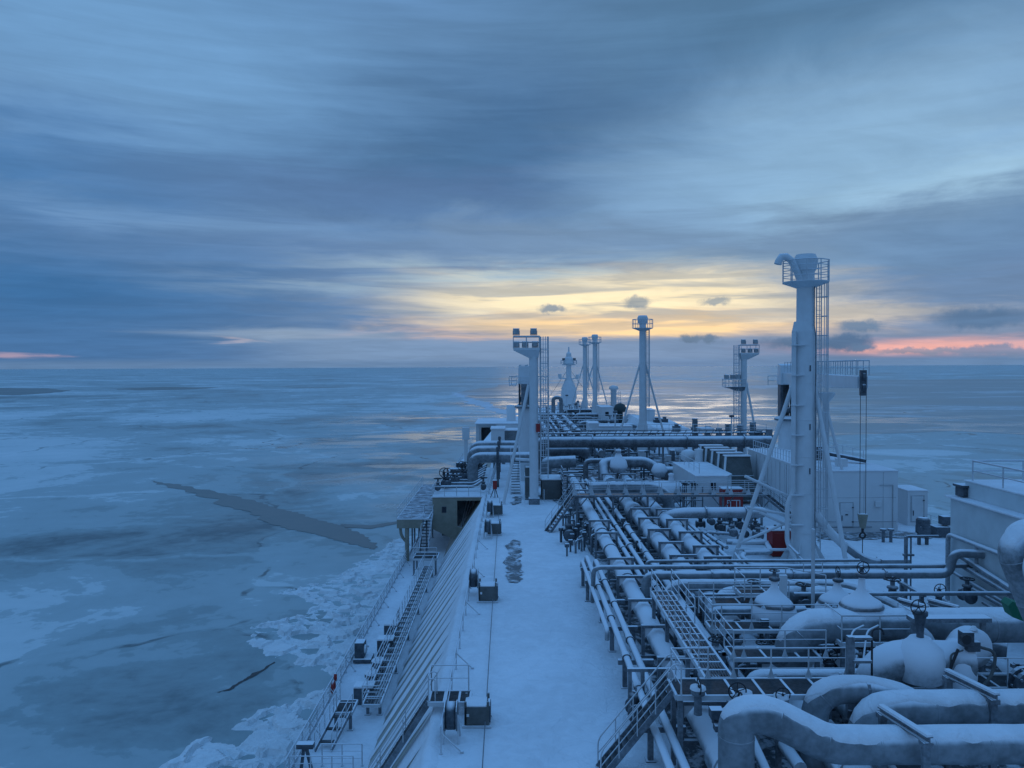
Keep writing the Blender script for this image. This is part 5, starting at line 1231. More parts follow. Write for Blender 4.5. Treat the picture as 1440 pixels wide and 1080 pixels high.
# drip tray / deck gear under the near platform keeps the snow from reading empty
t = thing('signal_post', (14.3,36.6,20), 'slim white post with a small cross frame in front of the snow-capped valves', 'post')
q = MB(); q.tube([(14.35,36.6,20),(14.35,36.6,26.2)],0.09,8); q.build('post', M['rail'], t)
q = MB(); q.tube([(13.9,36.6,24.6),(13.9,36.6,24.15),(14.8,36.6,24.15),(14.8,36.6,24.6)],0.025,5); q.build('frame', M['rail'], t)
platform('top landing with slanted railings behind the left snow-capped valve', 11.0, 12.9, 36.9, 38.2, 3.0, legs=((11.1,37),(12.8,37)), rails=([(10.9,36.0),(10.9,37.6),(13.4,37.6),(14.8,36.2)],), bars=0.12, gusset=0.0, mids=1)
q = MB(); q.box(12.75,13.1,36.5,36.7,22.0,24.0); solo('junction_box', q, M['white'], 'narrow white junction box behind the left snow-capped valve', 'box', bevel=0.02)

# ------------------------------------------------------------------ starboard: white house with the door, side hut, pale wall
def door_on(parent, x0, x1, z0, z1, y, win=False):
    q = MB(); q.box(x0,x1,y-0.06,y-0.004,z0,z1); o = q.build('door', M['white'], parent, 0.12)
    q = MB(); q.box(x0-0.10,x1+0.10,y-0.03,y-0.002,z0-0.10,z1+0.10); q.build('frame', M['steelpaint'], o, 0.12)
    q = MB(); q.box(x0+0.08,x0+0.13,y-0.13,y-0.06,z0+0.5,z0+0.95); q.build('handle', M['dark'], o)
    for zz in (z0+0.35, z1-0.4):
        q = MB(); q.box(x1-0.06,x1+0.08,y-0.10,y-0.05,zz,zz+0.12); q.build('hinge', M['dark'], o)
    return o
M['steelpaint'] = frosted('grey_trim_paint', (0.36,0.38,0.39), 0.5, 0.8, 0.3)  # grey paint shared by door frames, seams, skirting and conduits
t = thing('deckhouse', (25,64,20), 'long white deckhouse with a snowy flat roof beneath the crane jib', 'deckhouse')
q = MB(); q.box(25.0,32.15,64.0,81.5,20.0,25.14); q.build('wall', M['house'], t, 0.02)
q = MB(); q.box(24.95,32.2,63.93,81.6,25.14,25.24); q.build('roof', M['snow'], t, 0.03)
door_on(t, 27.35, 28.35, 20.55, 22.5, 64.0)
q = MB(); q.box(27.7,28.1,63.92,63.935,21.85,21.92); q.build('sign', M['plate'], t)
q = MB(); q.box(27.75,27.95,63.90,63.95,21.5,21.62); q.build('lamp', M['dark'], t)
q = MB(); q.box(25.1,32.0,63.95,63.995,20.95,21.0); q.build('skirting', M['steelpaint'], t)
q = MB(); q.beam((25.1,63.8,20.55),(29.9,63.8,20.55),0.06); q.build('grab_rail', M['dark'], t)
for x_ in (29.3, 30.9):
    q = MB(); q.box(x_,x_+0.03,63.985,63.999,20.3,25.1); q.build('seam', M['steelpaint'], t)
q = MB(); q.box(25.1,32.0,63.985,63.999,22.95,22.98); q.build('seam', M['steelpaint'], t)
q = MB(); q.box(30.2,30.7,63.8,63.98,22.2,22.7); q.build('vent_cover', M['house'], t, 0.02)
q = MB(); q.tube([(26.2,63.93,20.1),(26.2,63.93,25.0)],0.04,6); q.tube([(31.7,63.93,20.1),(31.7,63.93,24.0),(30.6,63.93,24.0)],0.03,6); q.build('conduit', M['steelpaint'], t)
for k in range(14):
    q = MB(); q.box(24.96,24.995,64.8+k*1.15,64.84+k*1.15,20.2,25.0); q.build('stiffener', M['house'], t) if k % 3 else q.build('stiffener', M['steelpaint'], t)
for y_ in (70,76):
    q = MB(); q.box(24.96,24.995,y_,y_+0.06,20.2,25.0); q.build('seam', M['steelpaint'], t)
rails_on(t, [(25.1,80,25.24),(25.1,66.0,25.24)], h=1.0, mids=1, sp=0.75, r=0.03)
rails_on(t, [(32.0,81,25.24),(32.0,70.0,25.24)], h=1.0, mids=1, sp=2.4, r=0.03)
q = MB(); q.lathe((30.6,79.5,25.2),[(0.5,0),(0.5,1.9),(0.7,2.0),(0.7,2.3)],14); q.box(28.2,29.0,66.4,67.2,25.2,25.9); q.build('roof_vent', M['house'], t)
t = thing('hose_bundle', (29.2,69,25.2), 'black hose bundle and gear lying on the deckhouse roof behind the jib rest', 'hoses')
q = MB()
for k in range(4): q.tube([(28.1+0.1*k,71.5,26.3-0.1*k),(29.0,70.2+0.2*k,25.9),(30.0+0.15*k,69.2,25.75),(31.4,68.2+0.15*k,25.5)], 0.17, 8)
q.build('hose', M['dark'], t)
q = MB(); q.box(28.0,28.9,71.1,71.9,25.3,26.5); q.build('reel', M['dark'], t, 0.05)
t = thing('hut', (34.25,66.5,20), 'small white hut with a rounded door, right of the long deckhouse', 'hut')
q = MB(); q.box(34.3,36.05,66.6,69.6,20.0,23.05); q.build('wall', M['house'], t, 0.02)
q = MB(); q.box(34.25,36.1,66.55,69.65,23.05,23.15); q.build('roof', M['snow'], t, 0.03)
door_on(t, 34.65, 35.65, 20.45, 22.6, 66.6)
# machines on the starboard deck
t = thing('winch', (32.0,58.6,20), 'black hunched winch machine in front of the deckhouse corner', 'machine')
for dy_ in (0,):
    q = MB(); q.lathe((31.9,59.6,21.7),[(0.35,-0.45),(0.5,-0.3),(0.5,0.3),(0.35,0.45)],12); q.box(31.5,32.3,59.2,60.0,20.9,21.5); q.build('head', M['dark'], t, 0.03)
for dx_ in (-0.3,0.3):
    q = MB(); q.beam((31.9+dx_,59.6,20),(31.9+dx_,59.6,21.0),0.2); q.build('leg', M['dark'], t)
t = thing('bollard', (29.6,61.0,20), 'low dark twin post by the deckhouse wall', 'bollard')
for dx_ in (-0.35,0.25):
    q = MB(); q.lathe((29.6+dx_,60.5,20),[(0.12,0),(0.12,0.9),(0.25,0.95),(0.25,1.1)],10); q.build('post', M['steel'], t)
t = thing('goal_frame', (32.4,57,20), 'tall thin dark goal-shaped pipe frame standing on the starboard snow', 'frame')
for px in (1274,1281):
    p = V(px,760,44.8); q = MB(); q.tube([(p.x,44.8,20.0),(p.x,44.8,24.0)],0.11 if px == 1274 else 0.05,8); q.build('post', M['steel'], t)
q = MB(); p0 = V(1274,762,44.8); q.tube([(p0.x,44.8,24.0),(p0.x+1.9,44.8,24.0)],0.07,6); q.build('arm', M['steel'], t); q = MB(); q.box(p0.x-0.15,p0.x+0.45,44.7,44.9,22.85,22.97); q.build('arm', M['steel'], t)
t = thing('machine', (34.5,61,20), 'black deck machine with a box on top beside the gap to the sea', 'machine')
a = P(1325,757,0)
q = MB(); q.box(a.x-0.5,a.x+0.9,a.y,a.y+1.2,20,20.9); q.build('body', M['dark'], t, 0.04)
q = MB(); q.box(a.x+0.2,a.x+0.9,a.y+0.2,a.y+1.0,21.0,21.7); q.build('box', M['dark'], t, 0.04)
railing('thin railing seen in the gap right of the small hut', [(36.0,70,20),(36.0,58,20)], sp=2.0)
# pale wall at right
t = thing('bulkhead', (25.8,45.2,20), 'tall pale green-grey deckhouse wall with a snow-edged ledge at the right edge', 'deckhouse')
M['wall'] = frosted('pale_wall', (0.55,0.61,0.62), 0.5, 0.55, 0.3, scale=0.5)
q = MB(); q.box(25.8,42.0,24.0,45.2,20.0,26.2); q.build('wall', M['wall'], t, 0.02)
q = MB(); q.box(25.55,42.0,24.0,45.4,26.2,26.32); q.build('ledge', M['snow'], t, 0.04)
q = MB(); q.box(26.3,42.0,24.0,44.6,26.32,27.25); q.build('parapet', M['wall'], t, 0.02)
q = MB(); q.box(26.25,42.0,24.0,44.65,27.25,27.33); q.build('roof', M['snow'], t, 0.02)
rails_on(t, [(26.5,25,27.33),(26.5,44.2,27.33),(41,44.2,27.33)], h=1.15, mids=1, sp=2.7, r=0.04)
q = MB(); q.box(26.0,26.9,44.3,45.1,26.35,27.0); q.box(25.9,27.0,44.2,45.2,26.9,27.05); q.build('lamp_box', M['dark'], t, 0.04)
q = MB(); q.tube(arc_path([(25.5,44.9,20.2),(25.5,44.9,24.1),(25.5,30,24.1)],0.4),0.13,10); q.tube([(25.55,42.2,24.0),(25.55,42.2,22.4)],0.10,8); q.build('guard_rail', M['pipe'], t)
for i, (y0, y1, za, zb, r) in enumerate(((43.6,34.5,23.1,21.9,0.15),(43.6,33.5,22.6,21.7,0.13),(44.4,31.5,22.0,21.0,0.10),(43.0,30.0,21.6,20.9,0.12),(41.5,31.0,21.1,20.6,0.09))):
    pipe('dark pipe running along the foot of the pale wall, %s from the top' % ('first','second','third','fourth','fifth')[i], [(25.5,y0,20+za-20),(25.5,(y0+y1)/2,20+(za+zb)/2-20),(25.45,y1,20+zb-20)], r, 'bigpipe', rad=0.5, group='pipes along the pale wall')
pipe('dark vertical bend hanging on the pale wall', [(25.4,39.0,22.9),(25.4,39.0,21.9),(25.4,38.0,21.6)], 0.12, 'bigpipe', rad=0.3)

# ------------------------------------------------------------------ white machinery house with windows, and the row of hoods
t = thing('machinery_house', (17.6,74,20), 'low white house with a small dark double window, right of the hooped pipes', 'deckhouse')
pr = [(17.65,73.8),(20.6,73.8),(21.4,75.0),(21.4,84.5),(17.65,84.5)]
q = MB(); q.prism(pr, 20.0, 23.35); q.build('wall', M['house'], t, 0.02)
q = MB(); q.prism([(x+(0.05 if x > 19 else -0.05), y-0.05) for x, y in pr], 23.35, 23.47); q.build('roof', M['snow'], t, 0.03)
q = MB(); q.box(19.0,19.55,73.74,73.79,22.05,22.85); f_ = q.build('window', M['white'], t, 0.02)
for dx_ in (0.05,0.30):
    q = MB(); q.box(19.0+dx_,19.22+dx_,73.71,73.735,22.1,22.8); q.build('pane', M['glass'], f_)
q = MB(); q.box(17.58,17.64,75.0,75.25,21.5,22.6); q.build('window', M['glass'], t)
rails_on(t, [(18.3,75.2,23.47),(18.3,84,23.47)], h=1.0, mids=1, sp=2.0, r=0.03)
hood = thing('intake_hood', (22.9,77.5,20), '', 'air intake', 'slanted intake hoods in a row')
x0, x1 = 21.35, 24.35
q = MB(); q.add([(x0,77.2,20.5),(x1,77.2,20.5),(x1,79.2,20.5),(x0,79.2,20.5),(x0+0.1,77.6,22.9),(x1,77.6,22.9),(x1,79.2,22.9),(x0+0.1,79.2,22.9),(x0+0.45,78.4,24.75),(x1-0.1,78.4,24.75),(x1-0.1,79.2,24.75),(x0+0.45,79.2,24.75)],
     [(0,1,5,4),(4,5,9,8),(1,2,6,5),(5,6,10,9),(2,3,7,6),(6,7,11,10),(3,0,4,7),(7,4,8,11),(8,9,10,11)]); q.build('shell', M['canvas'], hood)
q = MB(); q.beam((x0-0.03,77.2,20.5),(x0+0.06,77.56,22.9),0.16); q.beam((x0+0.06,77.56,22.9),(x0+0.42,78.36,24.75),0.2); q.build('edge_frame', M['white'], hood)
q = MB(); q.box(x0+0.35,x1,78.25,79.25,24.75,24.86); q.build('snow_cap', M['snow'], hood)
for z_, y_ in ((22.9,77.56),(22.0,77.4)):
    q = MB(); q.beam((x0,y_,z_),(x1,y_,z_),0.07); q.build('rib', M['white'], hood)
q = MB(); q.add([(x0-0.01,77.5,21.0),(x0-0.01,79.0,21.0),(x0+0.36,79.0,24.3),(x0+0.36,78.5,24.3)], [(3,2,1,0)]); q.build('louvre', M['dark'], hood)
for i in range(5):
    o = hood if i == 0 else copy_tree(hood)
    o.location = (22.9, 77.5+2.6*i, 20+ (0 if i == 0 else 0))
    o['label'] = 'slanted grey intake hood with white frame, %s in the row left of the long deckhouse' % ('nearest','second','third','fourth','farthest')[i]
q = MB(); q.lathe((19.8,86.5,23.4), [(0.3,-0.2),(0.75,0.0),(0.9,0.5),(0.75,1.0),(0.3,1.2)], 14); q.lathe((20.6,84.9,23.4),[(0.45,0),(0.45,1.2),(0.5,1.4),(0.0,1.5)],14); solo('dome_vent', q, M['house'], 'rounded white ventilator standing behind the machinery house roof', 'ventilator')
t = thing('hedge_rack', (17.2,72,20), 'tangled dark valve rack beside the machinery house', 'valve rack')
for k in range(6):
    q = MB(); x = 16.2+0.28*k; q.lathe((x,73.0+0.5*(k%3),20),[(0.05,0),(0.05,2.9-0.2*(k%3)),(0.32,2.95-0.2*(k%3)),(0.32,3.05-0.2*(k%3)),(0.05,3.08-0.2*(k%3))],8); q.build('valve_wheel', M['dark'], t)
q = MB(); q.box(15.9,18.1,72.8,72.95,21.2,21.3); q.box(15.9,16.0,72.8,72.95,20,22.6); q.box(18,18.1,72.8,72.95,20,22.6); q.build('frame', M['steel'], t)
t = thing('drift', (13.4,73,20), 'rounded snow-buried tank left of the machinery house', 'tank')
q = MB(); q.lathe((14.7,75.5,21.6), [(0.4,-2.0),(1.0,-1.7),(1.15,0),(1.0,2.0),(0.4,2.3)], 16, 'X'); q.build('body', M['snowlag'], t)
q = MB(); q.lathe((15.6,75.5,22.6), [(0.3,0),(0.22,0.6),(0.3,0.8),(0.1,0.9)], 12); q.build('neck', M['snowlag'], t)
stairs('short white stairs climbing from the halfway walkway toward the machinery house', (14.6,67.0,23.0), (13.0,70.5,25.0), 0.7, (1,0.3,0), mat='white') if False else None
for i, (px, py, w_) in enumerate(((858,715,1.2),)): pass

# cross pipes beyond: long pair at Y 90-100 with dark truss above
pipe('long lagged cross pipe spanning the deck beyond the machinery house', [(3.6,98,23.2),(3.6,98,24.35),(33,98,24.35)], 0.70, 'farpipe', rad=1.0, n=18, flanges=(((10.2,98,24.35),'X',1.25),((22.2,98,24.35),'X',1.25),((29.5,98,24.35),'X',1.25)))
pipe('second lagged cross pipe just below and behind the long one', [(3.4,101,20.6),(3.4,101,22.9),(9.5,101,22.9),(9.8,104,22.2)], 0.62, 'farpipe', rad=1.0, n=18)
pipe('short dark cross pipe with a snow-covered top, right of the light mast', [(3.9,90.0,21.2),(3.9,90.0,22.75),(7.4,90.0,22.9)], 0.68, 'bigpipe', rad=0.5, n=20)
pipe('lagged pipe with rounded ends lying behind the halfway walkway railing', [(7.0,70.0,22.95),(13.0,70.0,22.95),(14.2,70.0,22.0),(14.3,70.0,20.6)], 0.54, 'bigpipe', rad=1.3, n=22)
pipe('snow-plastered bent pipe with a ball joint behind the hooped pipes', [(10.2,84.5,20.8),(10.2,86.5,23.0),(11.2,87,23.15),(15.2,87,23.15),(16.4,86.5,22.2)], 0.62, 'farpipe', rad=1.2, n=18)
q = MB(); q.lathe((11.9,86.2,22.9), [(0.2,-0.95),(0.85,-0.7),(1.05,-0.1),(0.9,0.5),(0.45,0.95),(0.2,1.5),(0.32,1.55),(0.32,1.8),(0,1.85)], 18); solo('valve', q, M['snowlag'], 'ball-shaped snow-covered valve with a neck behind the hooped pipes', 'valve')
q = MB(); q.lathe((16.35,85.4,22.4), [(0.0,-0.85),(0.6,-0.7),(0.95,0),(0.6,0.7),(0,0.85)], 16); solo('valve', q, M['snowlag'], 'round snow ball joint between two short cross pipes', 'valve')
vp = pipe('short lagged cross pipe with rounded right end, before the row of hoods', [(16.6,85.6,22.1),(21.6,85.6,22.1)], 0.72, 'farpipe', n=18, flanges=(((19.0,85.6,22.1),'X',1.15),))
q = MB(); q.lathe((21.6,85.6,22.1), [(0.72,0),(0.65,0.35),(0.4,0.6),(0.05,0.7)], 16, 'X'); q.build('cap', M['farpipe'], vp)
pipe('lagged cross pipe running into the long deckhouse behind the hoods', [(24.8,90,22.6),(31.5,90,22.6)], 0.6, 'farpipe', n=16)
pipe('small grey pipe loop left of the ball-shaped valve', [(8.4,88,20.3),(8.4,88,23.2),(11.0,88,23.2)], 0.28, 'farpipe', rad=0.6)
t = thing('truss_walkway', (0,108,20), 'long dark truss walkway crossing the whole deck behind the cross pipes', 'walkway')
q = MB(); q.box(1.5,36,107.4,108.8,24.55,24.7); q.build('grating', M['dark'], t)
q = MB(); q.beam((1.5,107.4,24.2),(36,107.4,24.2),0.16); q.beam((1.5,107.4,25.05),(36,107.4,25.05),0.12)
for k in range(36): q.beam((1.5+k*0.97,107.4,24.2),(2.0+k*0.97,107.4,25.05),0.07)
q.build('truss', M['steel'], t)
for k in range(8):
    q = MB(); q.beam((2.0+k*4.8,108.1,20),(2.0+k*4.8,108.1,24.5),0.24); q.build('leg', M['steel'], t)
rails_on(t, [(1.5,108.8,24.7),(36,108.8,24.7)], h=1.05, mids=1, sp=1.7, r=0.035, near=False)
# ------------------------------------------------------------------ port side of the trunk
railing('low handrail along the trunk edge on the left of the snowy deck', [(-2.62,27.5,20.05),(-2.75,82,20.05)], stays=0.75, stay_dir=(1,0.1,0), sp=2.6, r=0.03, mids=1, h=1.0)
def reel_box(X, Y, i):
    t = thing('deck_box', (0,0,20), '', 'equipment box', 'grey equipment boxes along the left deck edge')
    q = MB(); q.box(-0.47,0.42,0,0.88,20.12,20.82); q.build('body', M['canvas'], t, 0.015)
    q = MB(); q.box(-0.45,0.40,0.02,0.86,20.82,20.87); q.build('snow_cap', M['snow'], t, 0.02)
    for x in (-0.47, 0.40):
        for y in (0.0, 0.80):
            q = MB(); q.box(x,x+0.09,y,y+0.09,20.1,21.02); q.build('corner_post', M['canvas'], t)
    q = MB(); q.lathe((0.48,0.44,20.5), [(0.40,-0.05),(0.44,-0.03),(0.44,0.05),(0.38,0.07)], 16, 'X', False); q.build('end_wheel', M['dark'], t)
    q = MB(); q.box(-0.56,-0.44,-0.06,0.95,20.04,20.12); q.box(-0.56,0.58,-0.08,0.0,20.04,20.11); q.box(-0.56,0.58,0.88,0.95,20.04,20.11); q.build('skid', M['rail'], t)
    q = MB(); q.box(-0.38,-0.28,-0.008,-0.002,20.45,20.56); q.build('sticker', M['plate'], t)
    return t
rb = reel_box(0, 0, 0)
bx_ = [(670,1022),(685.5,847),(694.5,752.5),(697.5,725)]
for i, (px, py) in enumerate(bx_):
    o = rb if i == 0 else copy_tree(rb); p = P(px, py, 0.06); o.location = (p.x, p.y, 20)
    if i: o.scale = (1.12, 1.12, 1.2)
    o['label'] = 'grey equipment box with corner lugs on the snow by the left edge, %s' % ('nearest','second','third','farthest of four')[i]
def side_reel():
    t = thing('hose_reel', (0,0,20), '', 'hose reel', 'dark reels by the trunk edge railing')
    q = MB(); q.lathe((0,0,20.95), [(0.0,-0.20),(0.42,-0.19),(0.50,-0.16),(0.50,0.16),(0.42,0.19),(0.0,0.20)], 20, 'X'); q.build('drum', M['dark'], t)
    q = MB(); q.lathe((-0.22,0,20.95), [(0.55,-0.02),(0.55,0.02)], 20, 'X', False); q.lathe((0.22,0,20.95), [(0.55,-0.02),(0.55,0.02)], 20, 'X', False); q.build('rim', M['steel'], t)
    for a in (-0.3, 0.3):
        q = MB(); q.beam((a,-0.35,20),(a*0.8,0,20.95),0.07); q.build('leg', M['rail'], t)
        q = MB(); q.beam((a,0.35,20),(a*0.8,0,20.95),0.07); q.build('leg', M['rail'], t)
    return t
sr = side_reel()
for i, (px, py) in enumerate(((634,1045),(666,838),(686,758),(689,728))):
    o = sr if i == 0 else copy_tree(sr); p = P(px, py, 0); o.location = (p.x, p.y+0.2, 20)
    if i: o.scale = (1.1, 1.1, 1.1)
    o['label'] = 'dark round reel on legs beside the trunk railing, %s' % ('nearest','second','third','farthest of four')[i]
q = MB(); q.tube([P(678,1085,0.25), P(691.5,866,0.25), P(698.3,763.7,0.25), P(703,700,0.3)], 0.022, 5); solo('lifeline', q, M['rope'], 'thin wire stretched along the snowy deck past the equipment boxes', 'wire')
for i, (px, py, s_) in enumerate(((663,752,0.12),(657,868,0.12))):
    pass
t = thing('hydrant', (P(697,697,0).x, P(697,697,0).y, 20), 'red-topped hydrant box on a short black stand near the far left boxes', 'hydrant')
p = P(696,700,0); q = MB(); q.box(p.x-0.22,p.x+0.22,p.y-0.15,p.y+0.15,20.95,21.85); q.build('box', M['red'], t, 0.02)
q = MB(); q.box(p.x-0.24,p.x+0.24,p.y-0.17,p.y+0.17,21.85,21.92); q.build('snow_cap', M['snow'], t)
for a in (-0.3,0,0.2):
    q = MB(); q.beam((p.x+a*1.6,p.y,20),(p.x+a*0.4,p.y,20.95),0.09); q.build('leg', M['dark'], t)

# bridging step and stairs down the slope
platform('small white step platform straddling the trunk edge at lower left', -3.4, -1.75, 30.6, 31.7, 0.55, legs=((-1.85,30.7),(-1.85,31.6)), rails=([(-1.85,31.7),(-3.4,31.7)], [(-3.4,30.6),(-3.4,31.7)]), bars=0.12, beams=0.6, gusset=0.0, mids=1)
stairs('inclined steel stairs running down the trunk slope at lower left', (-7.6,30.9,14.1), (-3.4,31.1,20.5), 0.7, (0,1,0))

# catwalk on the lower deck and its landings
platform('long raised catwalk with white railings beside the sloping trunk side', -8.55, -7.55, 43.2, 73.5, -5.1, foot=-6, legs=[(x, y) for y in (44,50,56,62,68,73) for x in (-8.4,-7.7)],
         rails=([(-8.55,73.5),(-8.55,43.2),(-7.55,43.2),(-7.55,73.5)],), bars=0.16, beams=1.1, bars_dir='Y', gusset=0.0)
platform('low landing at the near end of the long catwalk', -9.9, -8.9, 42.0, 43.6, -5.0, foot=-6, legs=((-9.8,42.1),(-9.0,42.1)), rails=([(-9.9,43.6),(-9.9,42.0)],), bars=0.13, gusset=0.0)
stairs('short dark steps dropping from the catwalk landing to the lower deck', (-9.9,39.6,14.1), (-9.4,42.0,15.0), 0.85, (1,0,0))
platform('railed landing at the far end of the catwalk below the beige side house', -9.6, -7.3, 73.5, 76.0, -4.4, foot=-6, legs=((-9.5,73.6),(-7.4,73.6),(-9.5,75.9)), rails=([(-9.6,76),(-9.6,73.5),(-7.3,73.5)],), bars=0.16, gusset=0.0)
stairs('dark stairs climbing away from the far landing to the outboard platform', (-8.9,76.2,15.6), (-8.9,81.5,18.4), 0.9, (1,0,0), rail_mat='steel')
# outer railing of the lower deck
railing('white bulwark railing along the outer edge of the lower deck', [(-10.95,36.5,14.05),(-10.95,80,14.05)], stays=0.7, stay_dir=(0.8,0.3,0), sp=1.5, r=0.03, h=1.15, mids=3)
railing('white bulwark railing farther forward beyond the outboard platform', [(-10.95,104,14.05),(-10.95,165,14.05),(-10.0,190,14.05)], sp=3.0, r=0.035, h=1.1, mids=1)
q = MB()
q.add([(-10.98,36.5,14.1),(-10.98,80,14.1),(-10.98,80,15.15),(-10.98,36.5,15.15)], [(0,1,2,3)])
M['net'] = plain('safety_net', (0.45,0.48,0.5), 0.8)
nm = M['net'].node_tree; nb = nm.nodes['Principled BSDF']; nb.inputs['Alpha'].default_value = 0.28
solo('safety_net', q, M['net'], 'frosted safety net strung on the outer railing of the lower deck', 'net')
t = thing('lifebuoy_station', V(464,960,46.0), 'red lifebuoy with lamp hanging on the outer railing', 'lifebuoy')
c = Vector((-10.85,46.0,14.75)); q = MB(); q.torus(c, 0.30, 0.09, 'X', 18, 8); q.build('ring', M['red'], t)
q = MB(); q.lathe(c + Vector((0.05,0.35,0.25)), [(0.08,0),(0.1,0.1),(0.1,0.35),(0.05,0.42)], 10); q.build('lamp', M['red'], t)
t = thing('fairlead_roller', (-10.7,52,14), 'black roller box on a base plate by the outer railing', 'roller')
q = MB(); q.box(-10.75,-10.1,51.7,52.6,14.3,15.35); q.build('housing', M['dark'], t, 0.05)
q = MB(); q.box(-10.8,-9.6,51.5,52.8,14.05,14.3); q.build('base', M['dark'], t, 0.04)
q = MB(); q.lathe((-10.05,52.0,14.85),[(0.3,-0.05),(0.3,0.08)],14,'X',False); q.build('disc', M['rail'], t)
for i, (px, py, w_, h_) in enumerate(((551,896,1.0,1.0),(543,920,1.1,1.1),(533,946,0.9,0.8),(524,962,1.0,0.7),(513,987,1.15,1.0))):
    p = P(px, py, -6); t = thing('deck_vent', (p.x,p.y,14), '%s vent box with snow on top on the lower deck, %s from the viewer' % ('dark', ('fifth','fourth','third','second','first')[i]), 'vent', 'vent boxes on the lower deck')
    q = MB()
    if i in (2,3): q.lathe((p.x,p.y,14), [(0.3,0),(0.3,0.45),(0.5,0.5),(0.5,h_)], 14)
    else: q.box(p.x-w_/2,p.x+w_/2,p.y-0.45,p.y+0.45,14,14+h_)
    q.build('body', M['dark'], t)
    q = MB(); q.lathe((p.x,p.y,14+h_), [(0.48,0),(0.45,0.08),(0.1,0.13)], 12) if i in (2,3) else q.box(p.x-w_/2,p.x+w_/2,p.y-0.45,p.y+0.45,14+h_,14+h_+0.1); q.build('snow_cap', M['snow'], t)
q = MB(); q.tube([P(560,884,-6), P(560,884,-6)+Vector((0,0,1.5))], 0.05, 6); solo('pole', q, M['steel'], 'thin dark pole upright on the lower deck beside the catwalk', 'pole')
# front cross railing at lower left
railing('white cross railing on the lower deck at the very bottom left', [(-10.9,37.0,14.05),(-7.8,37.0,14.05)], sp=1.1, r=0.03)
railing('second white cross railing just behind the bottom left one', [(-9.6,38.2,14.05),(-7.6,38.2,14.05)], sp=0.9, r=0.03)
t = thing('bollard', (-10.4,38,14), 'black bollard with a T-shaped top in the bottom left corner', 'bollard')
q = MB(); q.beam((-10.6,38,14),(-10.45,38,15.1),0.14); q.beam((-10.1,38,14),(-10.35,38,15.1),0.14); q.build('leg', M['dark'], t)
q = MB(); q.box(-10.8,-9.95,37.8,38.2,15.05,15.3); q.build('head', M['dark'], t, 0.03)

# beige side house and outboard grated platform, manifold beyond
t = thing('side_house', (-8.6,82.4,14), 'beige boxed house with one small window beside the trunk slope', 'deckhouse')
q = MB()
yf = 82.4
# front plate with an opening: left panel, top strip, chamfered bottom
q.add([(-8.6,yf,16.6),(-5.95,yf,15.3),(-5.95,yf,20),(-8.6,yf,20),(-8.6,yf+0.25,16.6),(-5.95,yf+0.25,15.3),(-5.95,yf+0.25,20),(-8.6,yf+0.25,20)],
      [(0,1,2,3),(7,6,5,4),(0,4,5,1),(1,5,6,2),(2,6,7,3),(3,7,4,0)]); q.build('front_wall', M['beige'], t)
q = MB(); q.box(-5.95,-3.15,yf,yf+0.25,19.65,20.0); q.build('lintel', M['beige'], t)
q = MB(); q.add([(-5.95,yf+0.02,15.3),(-4.6,yf+0.02,15.6),(-4.2,yf+0.02,16.4),(-5.95,yf+0.02,16.9),(-5.95,yf+0.22,15.3),(-4.6,yf+0.22,15.6),(-4.2,yf+0.22,16.4),(-5.95,yf+0.22,16.9)],[(0,1,2,3),(7,6,5,4),(0,4,5,1),(1,5,6,2),(2,6,7,3),(3,7,4,0)]); q.build('lower_plate', M['beige'], t)
q = MB(); q.box(-8.6,-8.4,yf+0.25,104,16.6,20.0); q.build('side_wall', M['beige'], t)
q = MB(); q.box(-8.4,-3.3,91,91.2,14,19.95); q.build('dark_backing', M['steel'], t)  # dark panel added to block the light behind and darken the opening
q = MB(); q.box(-8.7,-3.0,yf-0.1,106,20.0,20.12); q.build('roof', M['snow'], t, 0.03)
q = MB(); q.box(-7.6,-7.1,yf-0.04,yf-0.005,18.35,19.05); w_ = q.build('window', M['dark'], t, 0.05)
q = MB(); q.box(-7.55,-7.15,yf-0.06,yf-0.042,18.42,18.98); q.build('pane', M['glass'], w_)
for k in range(12):
    q = MB(); q.tube([(-5.7+0.22*k,84+k*0.6,16.2+0.3*(k%3)),(-5.2+0.3*k,90,18.8-0.3*(k%3))],0.11,8); q.build('inner_pipe', M['steel'], t)
rails_on(t, [(-8.6,88,20.12),(-8.6,yf,20.12),(-3.4,yf,20.12)], h=1.05, mids=1, sp=1.3, r=0.035)
op = platform('outboard grated platform with white railings hanging over the side, left of the beige house', -11.9, -8.7, 79.0, 102, -1.6, foot=-6, legs=((-11.0,79.6),(-10.2,79.8),(-9.7,80.6),(-9.2,82),(-11.0,84),(-10.4,87),(-11.0,90),(-9.4,90)), rails=([(-11.9,102),(-11.9,79.0),(-10.4,79.0)],), bars=0.0, beams=1.7, gusset=0.0, gmat='grating_snowy')
q = MB(); q.box(-11.9,-9.3,78.8,78.98,17.45,18.35); q.build('fascia', M['beige'], op)
q = MB(); q.tube(arc_path([(-11.6,79.1,17.5),(-11.5,79.1,16.6),(-10.9,79.1,15.9)],0.6),0.15,8); q.tube([(-10.9,79.1,14.0),(-10.9,79.1,17.5)],0.22,10); q.build('strut', M['beige'], op)
